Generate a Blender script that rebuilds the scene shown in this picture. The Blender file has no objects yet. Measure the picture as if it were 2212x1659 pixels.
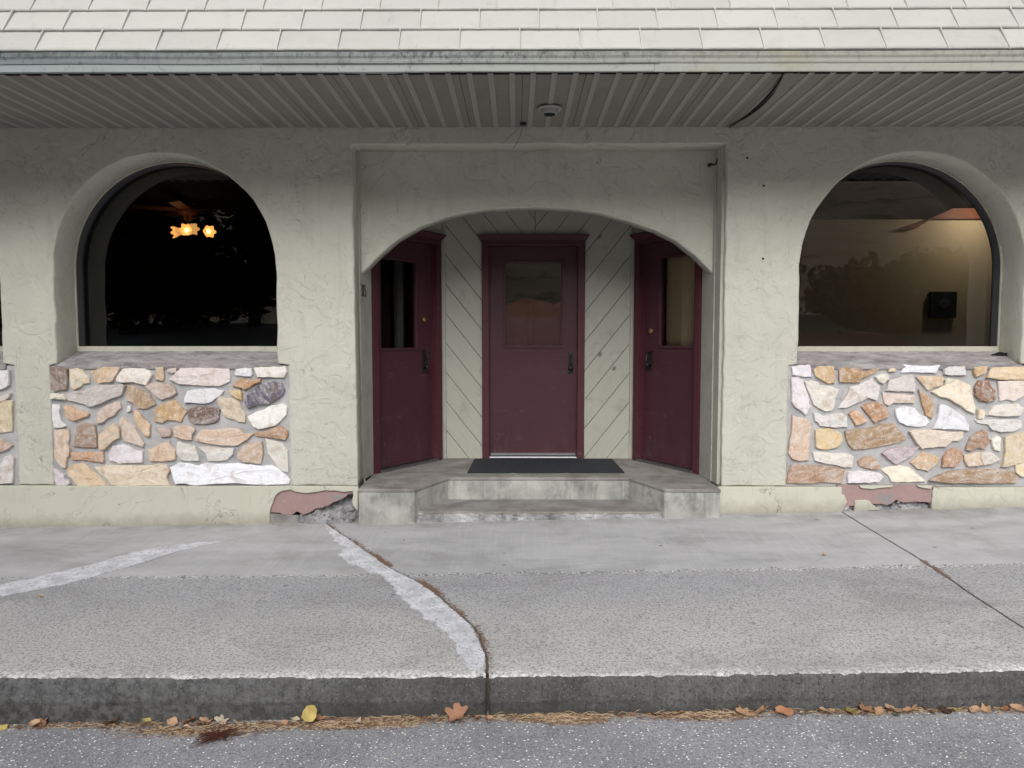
import bpy, bmesh, math, random
from math import sin, cos, tan, atan2, pi, radians, sqrt
from mathutils import Vector, noise, Matrix

R = random.Random(7)
scene = bpy.context.scene
C = scene.collection

# ------------------------------------------------------------------ camera
EYE = 1.738
cam_d = bpy.data.cameras.new('camera')
cam = bpy.data.objects.new('camera', cam_d)
C.objects.link(cam)
cam.location = (0, 0, EYE)
cam.rotation_euler = (radians(90 - 3.745), 0, radians(0.4))
cam_d.sensor_fit = 'HORIZONTAL'
cam_d.sensor_width = 36
cam_d.lens = 25.78
cam_d.clip_start = 0.05
cam_d.clip_end = 800
scene.camera = cam

# ------------------------------------------------------------------ sky and sun (overcast)
SUN_EL, SUN_AZ = 36.0, 186.0        # azimuth measured clockwise from +Y
world = bpy.data.worlds.new('World')
scene.world = world
world.use_nodes = True
wn = world.node_tree
wn.nodes.clear()
sky = wn.nodes.new('ShaderNodeTexSky')
sky.sky_type = 'NISHITA'
sky.sun_disc = False
sky.sun_elevation = radians(SUN_EL)
sky.sun_rotation = radians(SUN_AZ)
sky.air_density = 1.0
sky.dust_density = 4.0
sky.ozone_density = 1.0
hs = wn.nodes.new('ShaderNodeHueSaturation')
hs.inputs['Saturation'].default_value = 0.22
bg = wn.nodes.new('ShaderNodeBackground')
bg.inputs['Strength'].default_value = 0.15
wo = wn.nodes.new('ShaderNodeOutputWorld')
wn.links.new(sky.outputs[0], hs.inputs['Color'])
wn.links.new(hs.outputs[0], bg.inputs['Color'])
wn.links.new(bg.outputs[0], wo.inputs['Surface'])

sun_d = bpy.data.lights.new('sun', 'SUN')
sun_d.energy = 1.35
sun_d.angle = radians(40)
sun_d.color = (1.0, 0.985, 0.96)
sun = bpy.data.objects.new('sun', sun_d)
C.objects.link(sun)
sd = Vector((sin(radians(SUN_AZ)) * cos(radians(SUN_EL)), cos(radians(SUN_AZ)) * cos(radians(SUN_EL)), sin(radians(SUN_EL))))
sun.rotation_euler = sd.to_track_quat('Z', 'Y').to_euler()
sun.location = (0, 0, 30)

scene.view_settings.view_transform = 'Standard'
scene.view_settings.look = 'None'
scene.view_settings.gamma = 1.0
scene.view_settings.exposure = 0.08
scene.view_settings.use_curve_mapping = False

# ------------------------------------------------------------------ measuring helpers (photograph grid 2212 x 1659)
_F, _TH, _YW = 1584.0, radians(3.745), radians(0.4)

def ray(px, py):
    a = (px - 1106) / _F
    b = -(py - 829.5) / _F
    Y = cos(_TH) + b * sin(_TH)
    Z = b * cos(_TH) - sin(_TH)
    return Vector((a * cos(_YW) - Y * sin(_YW), a * sin(_YW) + Y * cos(_YW), Z))

def at(px, py, Y):
    r = ray(px, py)
    t = Y / r.y
    return (r.x * t, EYE + r.z * t)

def on_floor(px, py, hfun):
    r = ray(px, py)
    t = 1.0
    z = 0.2
    for _ in range(12):
        t = (z - EYE) / r.z
        z = hfun(r.x * t, r.y * t)
    return Vector((r.x * t, r.y * t, z))

# ------------------------------------------------------------------ object helpers
def link(name, me, parent=None, mat=None, loc=None, rot=None):
    o = bpy.data.objects.new(name, me)
    C.objects.link(o)
    if parent:
        o.parent = parent
    if mat and me is not None and not me.materials:
        me.materials.append(mat)
    if loc is not None:
        o.location = loc
    if rot is not None:
        o.rotation_euler = rot
    return o

def obj(name, bm, mat, parent=None, smooth=False, loc=None, rot=None, keep=False):
    me = bpy.data.meshes.new(name)
    if not keep:
        bmesh.ops.recalc_face_normals(bm, faces=bm.faces)
    bm.to_mesh(me)
    bm.free()
    if smooth:
        for p in me.polygons:
            p.use_smooth = True
    return link(name, me, parent, mat, loc, rot)

def empty(name, loc=(0, 0, 0), rz=0, parent=None):
    o = bpy.data.objects.new(name, None)
    C.objects.link(o)
    o.location = loc
    o.rotation_euler = (0, 0, rz)
    o.empty_display_size = 0.2
    if parent:
        o.parent = parent
    return o

def tag(o, label, cat, group=None):
    o['label'] = label
    o['category'] = cat
    if group:
        o['group'] = group
    return o

def structure(o):
    o['kind'] = 'structure'
    return o

def box(bm, x0, x1, y0, y1, z0, z1, m=None):
    vs = [bm.verts.new(Vector((x, y, z)) if m is None else m @ Vector((x, y, z)))
          for x in (x0, x1) for y in (y0, y1) for z in (z0, z1)]
    for f in ((0, 1, 3, 2), (4, 6, 7, 5), (0, 4, 5, 1), (2, 3, 7, 6), (0, 2, 6, 4), (1, 5, 7, 3)):
        bm.faces.new([vs[i] for i in f])
    return vs

def bevel(o, w, seg=2):
    md = o.modifiers.new('bevel', 'BEVEL')
    md.width = w
    md.segments = seg
    md.limit_method = 'ANGLE'
    md.angle_limit = radians(35)
    return o

def tube(bm, pts, r, n=8, cap=True):
    rings = []
    for i, p in enumerate(pts):
        p = Vector(p)
        a = Vector(pts[max(0, i - 1)])
        b = Vector(pts[min(len(pts) - 1, i + 1)])
        d = (b - a).normalized()
        up = Vector((0, 0, 1)) if abs(d.z) < .9 else Vector((1, 0, 0))
        u = d.cross(up).normalized()
        v = d.cross(u)
        rr = r[i] if isinstance(r, (list, tuple)) else r
        rings.append([bm.verts.new(p + (u * cos(2 * pi * k / n) + v * sin(2 * pi * k / n)) * rr) for k in range(n)])
    for a, b in zip(rings[:-1], rings[1:]):
        for k in range(n):
            bm.faces.new((a[k], a[(k + 1) % n], b[(k + 1) % n], b[k]))
    if cap:
        bm.faces.new(rings[0][::-1])
        bm.faces.new(rings[-1])

def lathe(bm, prof, c=(0, 0, 0), axis='Z', n=24, cap=True):
    """prof: list of (radius, height)."""
    c = Vector(c)
    rings = []
    for r, h in prof:
        ring = []
        for k in range(n):
            a = 2 * pi * k / n
            if axis == 'Z':
                p = Vector((r * cos(a), r * sin(a), h))
            elif axis == 'Y':
                p = Vector((r * cos(a), h, r * sin(a)))
            else:
                p = Vector((h, r * cos(a), r * sin(a)))
            ring.append(bm.verts.new(c + p))
        rings.append(ring)
    for a, b in zip(rings[:-1], rings[1:]):
        for k in range(n):
            bm.faces.new((a[k], a[(k + 1) % n], b[(k + 1) % n], b[k]))
    if cap:
        bm.faces.new(rings[0][::-1])
        bm.faces.new(rings[-1])

def nz(x, y, z, s=1.0):
    return noise.noise(Vector((x * s, y * s, z * s)))

def resample(P, step, closed=True):
    out = []
    n = len(P)
    for i in range(n if closed else n - 1):
        a, b = Vector(P[i]), Vector(P[(i + 1) % n])
        L = (b - a).length
        k = max(1, int(L / step))
        for j in range(k):
            out.append(a.lerp(b, j / k))
    if not closed:
        out.append(Vector(P[-1]))
    return out

def rough(P, step, amp, seed=0, fs=9.0, closed=True):
    out = []
    for p in resample(P, step, closed):
        out.append(Vector((p.x + amp * nz(p.x, p.y, seed, fs), p.y + amp * nz(p.x, p.y, seed + 31.7, fs))))
    return out

def area(P):
    return 0.5 * sum(P[i][0] * P[(i + 1) % len(P)][1] - P[(i + 1) % len(P)][0] * P[i][1] for i in range(len(P)))

def inset(P, r):
    """move every point of a CCW loop towards the inside by r"""
    n = len(P)
    out = []
    for i in range(n):
        a, b, c = Vector(P[i - 1]), Vector(P[i]), Vector(P[(i + 1) % n])
        d1 = (b - a).normalized()
        d2 = (c - b).normalized()
        n1 = Vector((-d1.y, d1.x))
        n2 = Vector((-d2.y, d2.x))
        m = n1 + n2
        if m.length < 1e-4:
            m = n1
        m.normalize()
        k = max(0.5, m.dot(n1))
        out.append(b + m * (r / k))
    return out

def slab(bm, P, yf, yb, r=0.0, ax=None):
    """solid whose outline P lies in the X-Z plane, front face at yf (towards the camera), back at yb."""
    P = [Vector(p) for p in P]
    if area(P) < 0:
        P = P[::-1]
    n = len(P)
    f = ax or (lambda p, y: Vector((p.x, y, p.y)))
    loops = []
    if r > 0:
        for k in range(4):
            a = k / 3 * pi / 2
            Q = inset(P, r * (1 - sin(a)))
            loops.append([bm.verts.new(f(q, yf + r * (1 - cos(a)))) for q in Q])
    else:
        loops.append([bm.verts.new(f(q, yf)) for q in P])
    loops.append([bm.verts.new(f(q, yb)) for q in P])
    for A, B in zip(loops[:-1], loops[1:]):
        for i in range(n):
            fc = bm.faces.new((A[i], A[(i + 1) % n], B[(i + 1) % n], B[i]))
            fc.smooth = r > 0
    for L in (loops[0], loops[-1]):
        es = []
        for i in range(n):
            e = bm.edges.get((L[i], L[(i + 1) % n]))
            es.append(e)
        g = bmesh.ops.triangle_fill(bm, use_beauty=True, use_dissolve=False, edges=es)
    return bm

# ------------------------------------------------------------------ materials
def srgb(c, k=1.0):
    o = []
    for v in c[:3]:
        v = v / 255.0
        v = v / 12.92 if v <= .04045 else ((v + .055) / 1.055) ** 2.4
        o.append(v * k)
    return (*o, 1)

class NT:
    def __init__(s, name, rough=0.8, spec=0.3):
        s.m = bpy.data.materials.new(name)
        s.m.use_nodes = True
        s.t = s.m.node_tree
        s.t.nodes.clear()
        s.out = s.n('ShaderNodeOutputMaterial')
        s.b = s.n('ShaderNodeBsdfPrincipled')
        s.b.inputs['Roughness'].default_value = rough
        s.b.inputs['Specular IOR Level'].default_value = spec
        s.l(s.b.outputs[0], s.out.inputs['Surface'])
        tc = s.n('ShaderNodeTexCoord')
        s.co = tc.outputs['Object']
        s.oi = None
    def n(s, k):
        return s.t.nodes.new(k)
    def l(s, a, b):
        s.t.links.new(a, b)
    def info(s):
        if not s.oi:
            s.oi = s.n('ShaderNodeObjectInfo')
        return s.oi
    def shuffle(s, k=37.0):
        """move the pattern from copy to copy"""
        oi = s.info()
        m = s.n('ShaderNodeMath'); m.operation = 'MULTIPLY'; m.inputs[1].default_value = k
        s.l(oi.outputs['Random'], m.inputs[0])
        a = s.n('ShaderNodeVectorMath'); a.operation = 'ADD'
        s.l(s.co, a.inputs[0]); s.l(m.outputs[0], a.inputs[1])
        s.co = a.outputs[0]
    def mapping(s, scale=(1, 1, 1), rot=(0, 0, 0), loc=(0, 0, 0), src=None):
        m = s.n('ShaderNodeMapping')
        m.inputs['Scale'].default_value = scale
        m.inputs['Rotation'].default_value = rot
        m.inputs['Location'].default_value = loc
        s.l(src or s.co, m.inputs['Vector'])
        return m.outputs[0]
    def noise(s, scale, detail=4, rough=.55, dist=0, src=None):
        t = s.n('ShaderNodeTexNoise')
        t.inputs['Scale'].default_value = scale
        t.inputs['Detail'].default_value = detail
        t.inputs['Roughness'].default_value = rough
        t.inputs['Distortion'].default_value = dist
        s.l(src or s.co, t.inputs['Vector'])
        return t.outputs['Fac']
    def voro(s, scale, feat='F1', src=None, out='Distance', rnd=1.0):
        t = s.n('ShaderNodeTexVoronoi')
        t.feature = feat
        t.inputs['Scale'].default_value = scale
        t.inputs['Randomness'].default_value = rnd
        s.l(src or s.co, t.inputs['Vector'])
        return t.outputs[out]
    def ramp(s, v, a, b, lo=0.0, hi=1.0):
        t = s.n('ShaderNodeMapRange')
        t.inputs['From Min'].default_value = a
        t.inputs['From Max'].default_value = b
        t.inputs['To Min'].default_value = lo
        t.inputs['To Max'].default_value = hi
        s.l(v, t.inputs['Value'])
        return t.outputs[0]
    def math(s, op, a, b=None, clamp=False):
        t = s.n('ShaderNodeMath'); t.operation = op; t.use_clamp = clamp
        for i, v in enumerate((a, b)):
            if v is None: continue
            if isinstance(v, (int, float)): t.inputs[i].default_value = v
            else: s.l(v, t.inputs[i])
        return t.outputs[0]
    def mix(s, f, a, b, mode='MIX'):
        t = s.n('ShaderNodeMix'); t.data_type = 'RGBA'; t.blend_type = mode
        t.clamp_factor = True
        if isinstance(f, (int, float)): t.inputs[0].default_value = f
        else: s.l(f, t.inputs[0])
        for i, v in ((6, a), (7, b)):
            if isinstance(v, (tuple, list)): t.inputs[i].default_value = (*v[:3], 1)
            else: s.l(v, t.inputs[i])
        return t.outputs[2]
    def sep(s, src=None):
        t = s.n('ShaderNodeSeparateXYZ'); s.l(src or s.co, t.inputs[0]); return t.outputs
    def line(s, fac, c=.5, w=.01):
        """thin curve where the noise passes c"""
        return s.ramp(s.math('ABSOLUTE', s.math('SUBTRACT', fac, c)), w, w * .3)
    def color(s, c):
        if isinstance(c, (tuple, list)): s.b.inputs['Base Color'].default_value = (*c[:3], 1)
        else: s.l(c, s.b.inputs['Base Color'])
        return s
    def bump(s, h, dist=.002, strength=1.0, prev=None):
        t = s.n('ShaderNodeBump')
        t.inputs['Distance'].default_value = dist
        t.inputs['Strength'].default_value = strength
        s.l(h, t.inputs['Height'])
        if prev is not None: s.l(prev, t.inputs['Normal'])
        s.l(t.outputs[0], s.b.inputs['Normal'])
        return t.outputs[0]

def mat_stucco(name, base, dirt=1.0, relief=1.0):
    m = NT(name, .93, .12)
    big = m.noise(.9, 3)
    c = m.mix(m.ramp(big, .3, .7), [v * .93 for v in base], [v * 1.05 for v in base])
    c = m.mix(m.ramp(m.noise(7, 5, .65), .48, .75, 0, .28), c, [v * .72 for v in base])
    warp = m.noise(2.6, 3, .6)
    # trowel curls: short curved strokes
    s1 = m.math('MULTIPLY', m.line(m.noise(5.5, 2, .5, 1.6), .5, .012), m.ramp(m.noise(3.1, 2), .5, .62))
    s2 = m.math('MULTIPLY', m.line(m.noise(10, 2, .5, 2.2), .46, .016), m.ramp(m.noise(4.3, 3, .6, 0, m.mapping(loc=(5, 3, 9))), .52, .64))
    s = m.math('MAXIMUM', s1, s2)
    spots = m.ramp(m.noise(14, 4, .7, .5, m.mapping(loc=(1, 8, 2))), .66, .78)
    hi = m.math('ADD', m.ramp(m.sep()[2], 1.6, 3.3, .25, 1.1), 0)
    sm = m.math('MULTIPLY', m.math('MULTIPLY', spots, m.ramp(m.noise(1.7, 3, .6, 0, m.mapping(loc=(11, 3, 2))), .44, .62)), hi, True)
    c = m.mix(m.math('MULTIPLY', s, m.ramp(m.noise(.8, 3, .6, 0, m.mapping(loc=(1, 4, 4))), .35, .65, .12 * dirt, .55 * dirt)), c, [v * .38 for v in base])
    c = m.mix(m.math('MULTIPLY', sm, .6 * dirt), c, (.05, .05, .052))
    drip = m.noise(2.2, 4, .65, .2, m.mapping(scale=(7, 1, .7), loc=(5, 0, 3)))
    c = m.mix(m.math('MULTIPLY', m.ramp(drip, .56, .74), .22), c, [v * .55 for v in base])
    crk = m.math('MULTIPLY', m.line(m.noise(1.7, 5, .62, .6, m.mapping(loc=(7, 0, 1))), .5, .0035), m.ramp(m.noise(1.1, 2, .5, 0, m.mapping(loc=(3, 0, 8))), .52, .58))
    c = m.mix(m.math('MULTIPLY', crk, .6 * dirt), c, [v * .3 for v in base])
    pat = m.ramp(m.noise(2.6, 4, .6, .8, m.mapping(loc=(2, 9, 4))), .56, .6, 0, .10)
    c = m.mix(pat, c, [v * 1.16 for v in base])
    m.color(c)
    plate = m.ramp(m.noise(6.5, 3, .5, 1.2), .42, .52)
    b = m.bump(plate, .0052 * relief, .65)
    b = m.bump(m.noise(26, 4, .6, .8), .003 * relief, .6, b)
    b = m.bump(s, .004 * relief, .5, b)
    m.bump(m.noise(170, 2), .0008, .5, b)
    return m.m

STUCCO = srgb((212, 212, 199), .86)
M = {}
M['stucco'] = mat_stucco('stucco', STUCCO[:3])

def mat_simple(name, base, var=.12, rough=.7, spec=.3, sc=12, fine=120, bump=.0006, metal=0.0, dirtcol=None, dirt=.0, dsc=4, dlo=.5, dhi=.72, shuffle=False):
    m = NT(name, rough, spec)
    if shuffle: m.shuffle()
    c = m.mix(m.noise(sc, 4, .6), [v * (1 - var) for v in base[:3]], [v * (1 + var) for v in base[:3]])
    if dirtcol:
        c = m.mix(m.math('MULTIPLY', m.ramp(m.noise(dsc, 5, .65, .3, m.mapping(loc=(3, 7, 1))), dlo, dhi), dirt), c, dirtcol[:3])
    m.color(c)
    m.b.inputs['Metallic'].default_value = metal
    m.bump(m.noise(fine, 3), bump, .6)
    return m.m

# plinth paint: smooth, slightly yellower, faint stains
def mat_plinth():
    m = NT('plinth_paint', .82, .2)
    xyz = m.sep()
    b0 = srgb((222, 221, 205), .78)
    c = m.mix(m.noise(3, 4), [v * .95 for v in b0[:3]], [v * 1.04 for v in b0[:3]])
    c = m.mix(m.ramp(m.noise(3.2, 5, .65, .3, m.mapping(loc=(3, 7, 1))), .52, .76, 0, .3), c, srgb((156, 153, 142))[:3])
    foot = m.math('SUBTRACT', xyz[2], m.math('MULTIPLY', xyz[0], .0227))
    fd = m.ramp(m.math('ADD', foot, m.ramp(m.noise(11, 5, .75), 0, 1, -.09, .09)), .40, .29, 0, .6)
    c = m.mix(fd, c, srgb((140, 135, 124))[:3])
    crk = m.math('MULTIPLY', m.line(m.noise(2.3, 4, .6, .8, m.mapping(loc=(2, 0, 5))), .5, .0045), m.ramp(m.noise(1.4, 2, .5, 0, m.mapping(loc=(9, 0, 2))), .5, .56))
    c = m.mix(m.math('MULTIPLY', crk, .6), c, srgb((110, 106, 98))[:3])
    dr = m.noise(3, 4, .65, 0, m.mapping(scale=(16, 1, .9)))
    c = m.mix(m.ramp(dr, .58, .75, 0, .22), c, srgb((150, 148, 136))[:3])
    m.color(c)
    b = m.bump(m.noise(5, 3), .004, .5)
    b = m.bump(crk, .002, .5, b)
    m.bump(m.noise(60, 3), .0008, .6, b)
    return m.m
M['plinth'] = mat_plinth()
def mat_redplaster():
    m = NT('old_red_plaster', .9, .15)
    c = m.mix(m.noise(14, 4), srgb((158, 132, 129), .9)[:3], srgb((176, 150, 147), .95)[:3])
    c = m.mix(m.ramp(m.noise(7, 4, .6, .3), .6, .68), c, srgb((140, 140, 140))[:3])
    c = m.mix(m.ramp(m.noise(40, 3), .68, .74, 0, .6), c, srgb((190, 178, 175))[:3])
    m.color(c)
    m.bump(m.noise(50, 4), .002, .6)
    return m.m
M['red'] = mat_redplaster()

def mat_mortar():
    m = NT('mortar', .95, .1)
    c = m.mix(m.ramp(m.noise(5, 4, .6), .35, .65), srgb((164, 164, 166))[:3], srgb((190, 190, 191))[:3])
    c = m.mix(m.ramp(m.noise(22, 4, .7), .55, .75, 0, .5), c, srgb((136, 135, 136))[:3])
    m.color(c)
    b = m.bump(m.noise(18, 4, .6), .006, .6)
    m.bump(m.noise(220, 3), .001, .6, b)
    return m.m
M['mortar'] = mat_mortar()

def mat_sill():
    m = NT('sill_mortar', .92, .12)
    g = m.mapping(scale=(1, 2.2, 2.2))
    c = m.mix(m.ramp(m.noise(5, 5, .65, .4, g), .34, .66), srgb((118, 114, 115))[:3], srgb((172, 168, 168))[:3])
    c = m.mix(m.ramp(m.noise(16, 4, .7, .2, g), .6, .72, 0, .75), c, srgb((205, 202, 202))[:3])
    c = m.mix(m.ramp(m.noise(21, 4, .7, .2, m.mapping(loc=(4, 4, 4))), .63, .74, 0, .8), c, srgb((84, 80, 82))[:3])
    m.color(c)
    m.bump(m.noise(30, 5, .65), .004, .7)
    return m.m
M['sill'] = mat_sill()

def mat_stone():
    m = NT('quartzite', .75, .3)
    m.shuffle(61.0)
    oi = m.info()
    base = oi.outputs['Color']
    rz = m.n('ShaderNodeVectorRotate'); rz.rotation_type = 'Y_AXIS'
    m.l(m.co, rz.inputs['Vector'])
    m.l(m.math('MULTIPLY', oi.outputs['Random'], 3.1), rz.inputs['Angle'])
    g = m.mapping(scale=(5, 5, 16), src=rz.outputs[0])
    veins = m.noise(1.6, 5, .65, .6, g)
    c = m.mix(m.ramp(veins, .42, .66, 0, .55), base, m.mix(.7, base, (.8, .79, .8)))
    c = m.mix(m.ramp(m.noise(9, 4, .6, .5, m.mapping(loc=(9, 1, 4))), .54, .68, 0, .6), c, m.mix(.6, base, srgb((158, 120, 78))[:3]))
    c = m.mix(m.ramp(m.noise(26, 5, .75, .4), .52, .7, 0, .5), c, m.mix(.6, base, srgb((96, 74, 66))[:3]))
    c = m.mix(m.ramp(m.noise(48, 4, .7, 0, m.mapping(loc=(2, 2, 2))), .55, .68, 0, .55), c, (.8, .79, .78))
    m.color(c)
    b = m.bump(veins, .004, .6)
    b = m.bump(m.noise(24, 4, .65, .5), .005, .8, b)
    m.bump(m.noise(90, 4, .7), .002, .9, b)
    return m.m
M['stone'] = mat_stone()

def mat_concrete(name, lo, hi, stain, sa=.5, streak=False):
    m = NT(name, .9, .15)
    c = m.mix(m.ramp(m.noise(4, 5, .6, .3), .35, .65), lo, hi)
    g = m.mapping(scale=(1, 1, .6), loc=(2, 5, 1))
    c = m.mix(m.math('MULTIPLY', m.ramp(m.noise(6.5, 5, .7, .5, g), .5, .68), sa), c, stain)
    if streak:
        s = m.noise(3, 3, .6, 0, m.mapping(scale=(14, 1, .8)))
        c = m.mix(m.ramp(s, .55, .75, 0, .45), c, [v * 1.15 for v in hi])
    c = m.mix(m.ramp(m.noise(300, 2), .35, .7, 0, .25), c, [v * .6 for v in lo])
    m.color(c)
    b = m.bump(m.noise(35, 4, .6), .003, .5)
    m.bump(m.noise(260, 3), .0008, .6, b)
    return m.m
M['riser'] = mat_concrete('step_concrete', srgb((150, 150, 146))[:3], srgb((192, 192, 185))[:3], srgb((104, 105, 104))[:3], .7, True)
M['landing'] = mat_concrete('landing_concrete', srgb((132, 128, 124), 0.93)[:3], srgb((168, 165, 161), 0.93)[:3], srgb((112, 108, 106), 0.93)[:3], .5)

def mat_sidewalk():
    m = NT('sidewalk_concrete', .92, .14)
    xyz = m.sep()
    edge = m.math('ADD', xyz[1], m.ramp(m.noise(9, 5, .75), 0, 1, -.09, .09))
    agg = m.ramp(edge, 4.585, 4.51)                       # 1 = worn, exposed aggregate
    band = m.math('MULTIPLY', m.ramp(edge, 4.58, 4.56), m.ramp(edge, 4.52, 4.545))
    smooth = m.mix(m.ramp(m.noise(2.2, 4, .6, .2, m.mapping(scale=(.7, 2.2, 1))), .3, .7), srgb((158, 158, 160), 1.16)[:3], srgb((178, 178, 181), 1.16)[:3])
    fin = m.noise(2, 3, .6, 0, m.mapping(scale=(60, 1.5, 1)))     # broom strokes
    smooth = m.mix(m.ramp(fin, .5, .75, 0, .22), smooth, srgb((208, 208, 208), 1.16)[:3])
    smooth = m.mix(m.ramp(m.noise(3.2, 4, .65, .2, m.mapping(loc=(7, 2, 0))), .55, .75, 0, .5), smooth, srgb((140, 137, 132), 1.16)[:3])
    near = m.ramp(m.math('ADD', xyz[1], m.ramp(m.noise(3, 3), 0, 1, -.35, .35)), 4.3, 3.45)
    paste = m.mix(near, srgb((163, 163, 166), 1.16)[:3], srgb((184, 183, 180), 1.16)[:3])
    spk = m.noise(70, 5, .85)
    paste = m.mix(m.ramp(spk, .49, .6, 0, .9), paste, srgb((112, 112, 114), 1.16)[:3])
    cells = m.voro(62)
    paste = m.mix(m.ramp(cells, .24, .12, 0, .9), paste, srgb((205, 204, 202), 1.16)[:3])
    dk = m.voro(50, src=m.mapping(loc=(2, 3, 4)))
    paste = m.mix(m.ramp(dk, .2, .1, 0, .8), paste, srgb((98, 98, 104), 1.16)[:3])
    c = m.mix(agg, smooth, paste)
    c = m.mix(m.math('MULTIPLY', band, m.ramp(m.noise(60, 3, .6), .46, .6)), c, srgb((92, 92, 92), 1.16)[:3])
    c = m.mix(m.math('MULTIPLY', band, m.ramp(m.noise(80, 3, .6, 0, m.mapping(loc=(3, 1, 1))), .54, .6)), c, srgb((222, 222, 222), 1.16)[:3])
    rim = m.math('MULTIPLY', m.ramp(m.math('ADD', xyz[1], m.ramp(m.noise(14, 4, .75), 0, 1, -.09, .09)), 3.33, 3.26), m.ramp(m.noise(60, 4, .7), .45, .55))
    c = m.mix(m.math('MULTIPLY', rim, .6), c, srgb((226, 226, 228), 1.39)[:3])
    st = m.math('MULTIPLY', m.ramp(m.noise(.9, 5, .7, .6, m.mapping(scale=(1, 1.6, 1), loc=(4, 1, 0))), .5, .66), .34)
    c = m.mix(st, c, srgb((122, 121, 120), 0.88)[:3])
    sp = m.ramp(m.voro(3.1, src=m.mapping(loc=(8, 3, 0))), .055, .035, 0, .55)
    c = m.mix(sp, c, srgb((96, 95, 96), 0.88)[:3])
    # dirt along the wall foot
    wall = m.math('MULTIPLY', m.ramp(xyz[1], 5.45, 5.78), m.ramp(m.noise(6, 4, .6), .35, .6))
    c = m.mix(m.math('MULTIPLY', wall, .55), c, srgb((120, 116, 110), 1.16)[:3])
    m.color(c)
    h = m.mix(agg, (0.5, .5, .5), m.math('SUBTRACT', 1, m.ramp(cells, .05, .5)))
    b = m.bump(h, .003, .7)
    b = m.bump(m.noise(45, 4), .002, .35, b)
    m.bump(m.noise(300, 2), .0007, .6, b)
    return m.m
M['sidewalk'] = mat_sidewalk()

def mat_patch():
    m = NT('patching_mortar', .93, .1)
    c = m.mix(m.ramp(m.noise(9, 4, .6), .35, .65), srgb((190, 191, 197), 1.0)[:3], srgb((220, 221, 227), 1.05)[:3])
    c = m.mix(m.ramp(m.voro(30), .2, .12, 0, .8), c, srgb((120, 120, 126), .9)[:3])
    c = m.mix(m.ramp(m.noise(50, 4, .75), .52, .62, 0, .6), c, srgb((150, 150, 154), .95)[:3])
    m.color(c)
    m.bump(m.noise(60, 4, .65), .002, .5)
    return m.m
M['patch'] = mat_patch()

def mat_kerb():
    m = NT('kerb_concrete', .93, .12)
    xyz = m.sep()
    c = m.mix(m.ramp(m.noise(2.2, 5, .65, .3), .35, .68), srgb((84, 84, 82), 0.83)[:3], srgb((118, 118, 117), 0.83)[:3])
    st = m.noise(4, 4, .65, 0, m.mapping(scale=(18, 1, 1.4)))
    c = m.mix(m.ramp(st, .45, .75, 0, .5), c, srgb((66, 66, 68), 0.83)[:3])
    c = m.mix(m.ramp(m.noise(42, 5, .85, 0, m.mapping(loc=(4, 4, 1))), .53, .64, 0, .5), c, srgb((136, 136, 138), .83)[:3])
    c = m.mix(m.ramp(m.noise(65, 5, .85), .51, .62, 0, .85), c, srgb((58, 58, 62), 0.83)[:3])
    c = m.mix(m.ramp(m.voro(60), .18, .1, 0, .6), c, srgb((170, 170, 172), 0.83)[:3])
    hz = m.math('ADD', xyz[2], m.ramp(m.noise(9, 4, .7), 0, 1, -.03, .03))
    c = m.mix(m.math('MULTIPLY', m.ramp(hz, .075, .03), .6), c, srgb((72, 72, 68), 0.83)[:3])
    c = m.mix(m.math('MULTIPLY', m.ramp(xyz[0], -.4, -1.4, 0, .35), m.ramp(m.noise(30, 3), .4, .6)), c, srgb((150, 150, 152), 0.83)[:3])
    m.color(c)
    b = m.bump(m.noise(50, 5, .7), .006, .8)
    m.bump(m.noise(220, 3), .0012, .8, b)
    return m.m
M['kerb'] = mat_kerb()

def mat_asphalt():
    m = NT('asphalt', .9, .2)
    c = m.mix(m.ramp(m.noise(1.4, 4, .6), .35, .65), srgb((114, 115, 118), 1.79)[:3], srgb((136, 136, 139), 1.79)[:3])
    c = m.mix(m.ramp(m.noise(75, 5, .85), .48, .6, 0, .8), c, srgb((78, 79, 82), 1.79)[:3])
    vc = m.voro(70, out='Distance')
    c = m.mix(m.ramp(vc, .24, .1, 0, .8), c, srgb((172, 171, 173), 1.79)[:3])
    v2 = m.math('MULTIPLY', m.ramp(m.voro(34, src=m.mapping(scale=(1, 1.5, 1), loc=(1, 5, 2))), .17, .12), 1.0)
    c = m.mix(v2, c, srgb((227, 223, 221), 1.79)[:3])
    m.color(c)
    b = m.bump(m.ramp(m.voro(120), .0, .5, 1, 0), .004, .8)
    m.bump(m.noise(60, 4), .003, .5, b)
    return m.m
M['asphalt'] = mat_asphalt()

def mat_paint(name, base, lift=(.09, .05, .07)):
    m = NT(name, .5, .35)
    c = m.mix(m.noise(3, 4, .6), [v * .88 for v in base], [v * 1.12 for v in base])
    c = m.mix(m.ramp(m.noise(9, 5, .7, .2, m.mapping(scale=(1, 1, .5))), .55, .8, 0, .35), c, lift)
    m.color(c)
    low = m.math('MULTIPLY', m.ramp(m.sep()[2], .55, .05), m.ramp(m.noise(7, 5, .75, .3, m.mapping(scale=(2, 1, 1))), .5, .7, 0, .2))
    c = m.mix(low, c, (.16, .13, .13))
    sc = m.math('MULTIPLY', m.line(m.noise(4, 2, .5, .5, m.mapping(scale=(.6, 1, 3))), .5, .006), m.ramp(m.noise(5, 2, .5, 0, m.mapping(loc=(3, 3, 3))), .58, .64, 0, .5))
    c = m.mix(sc, c, (.22, .18, .18))
    m.color(c)
    m.l(m.ramp(m.noise(5, 5, .7), .35, .7, .38, .68), m.b.inputs['Roughness'])
    g = m.noise(6, 4, .6, 0, m.mapping(scale=(20, 20, 1)))
    m.bump(g, .0006, .5)
    return m.m
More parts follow.
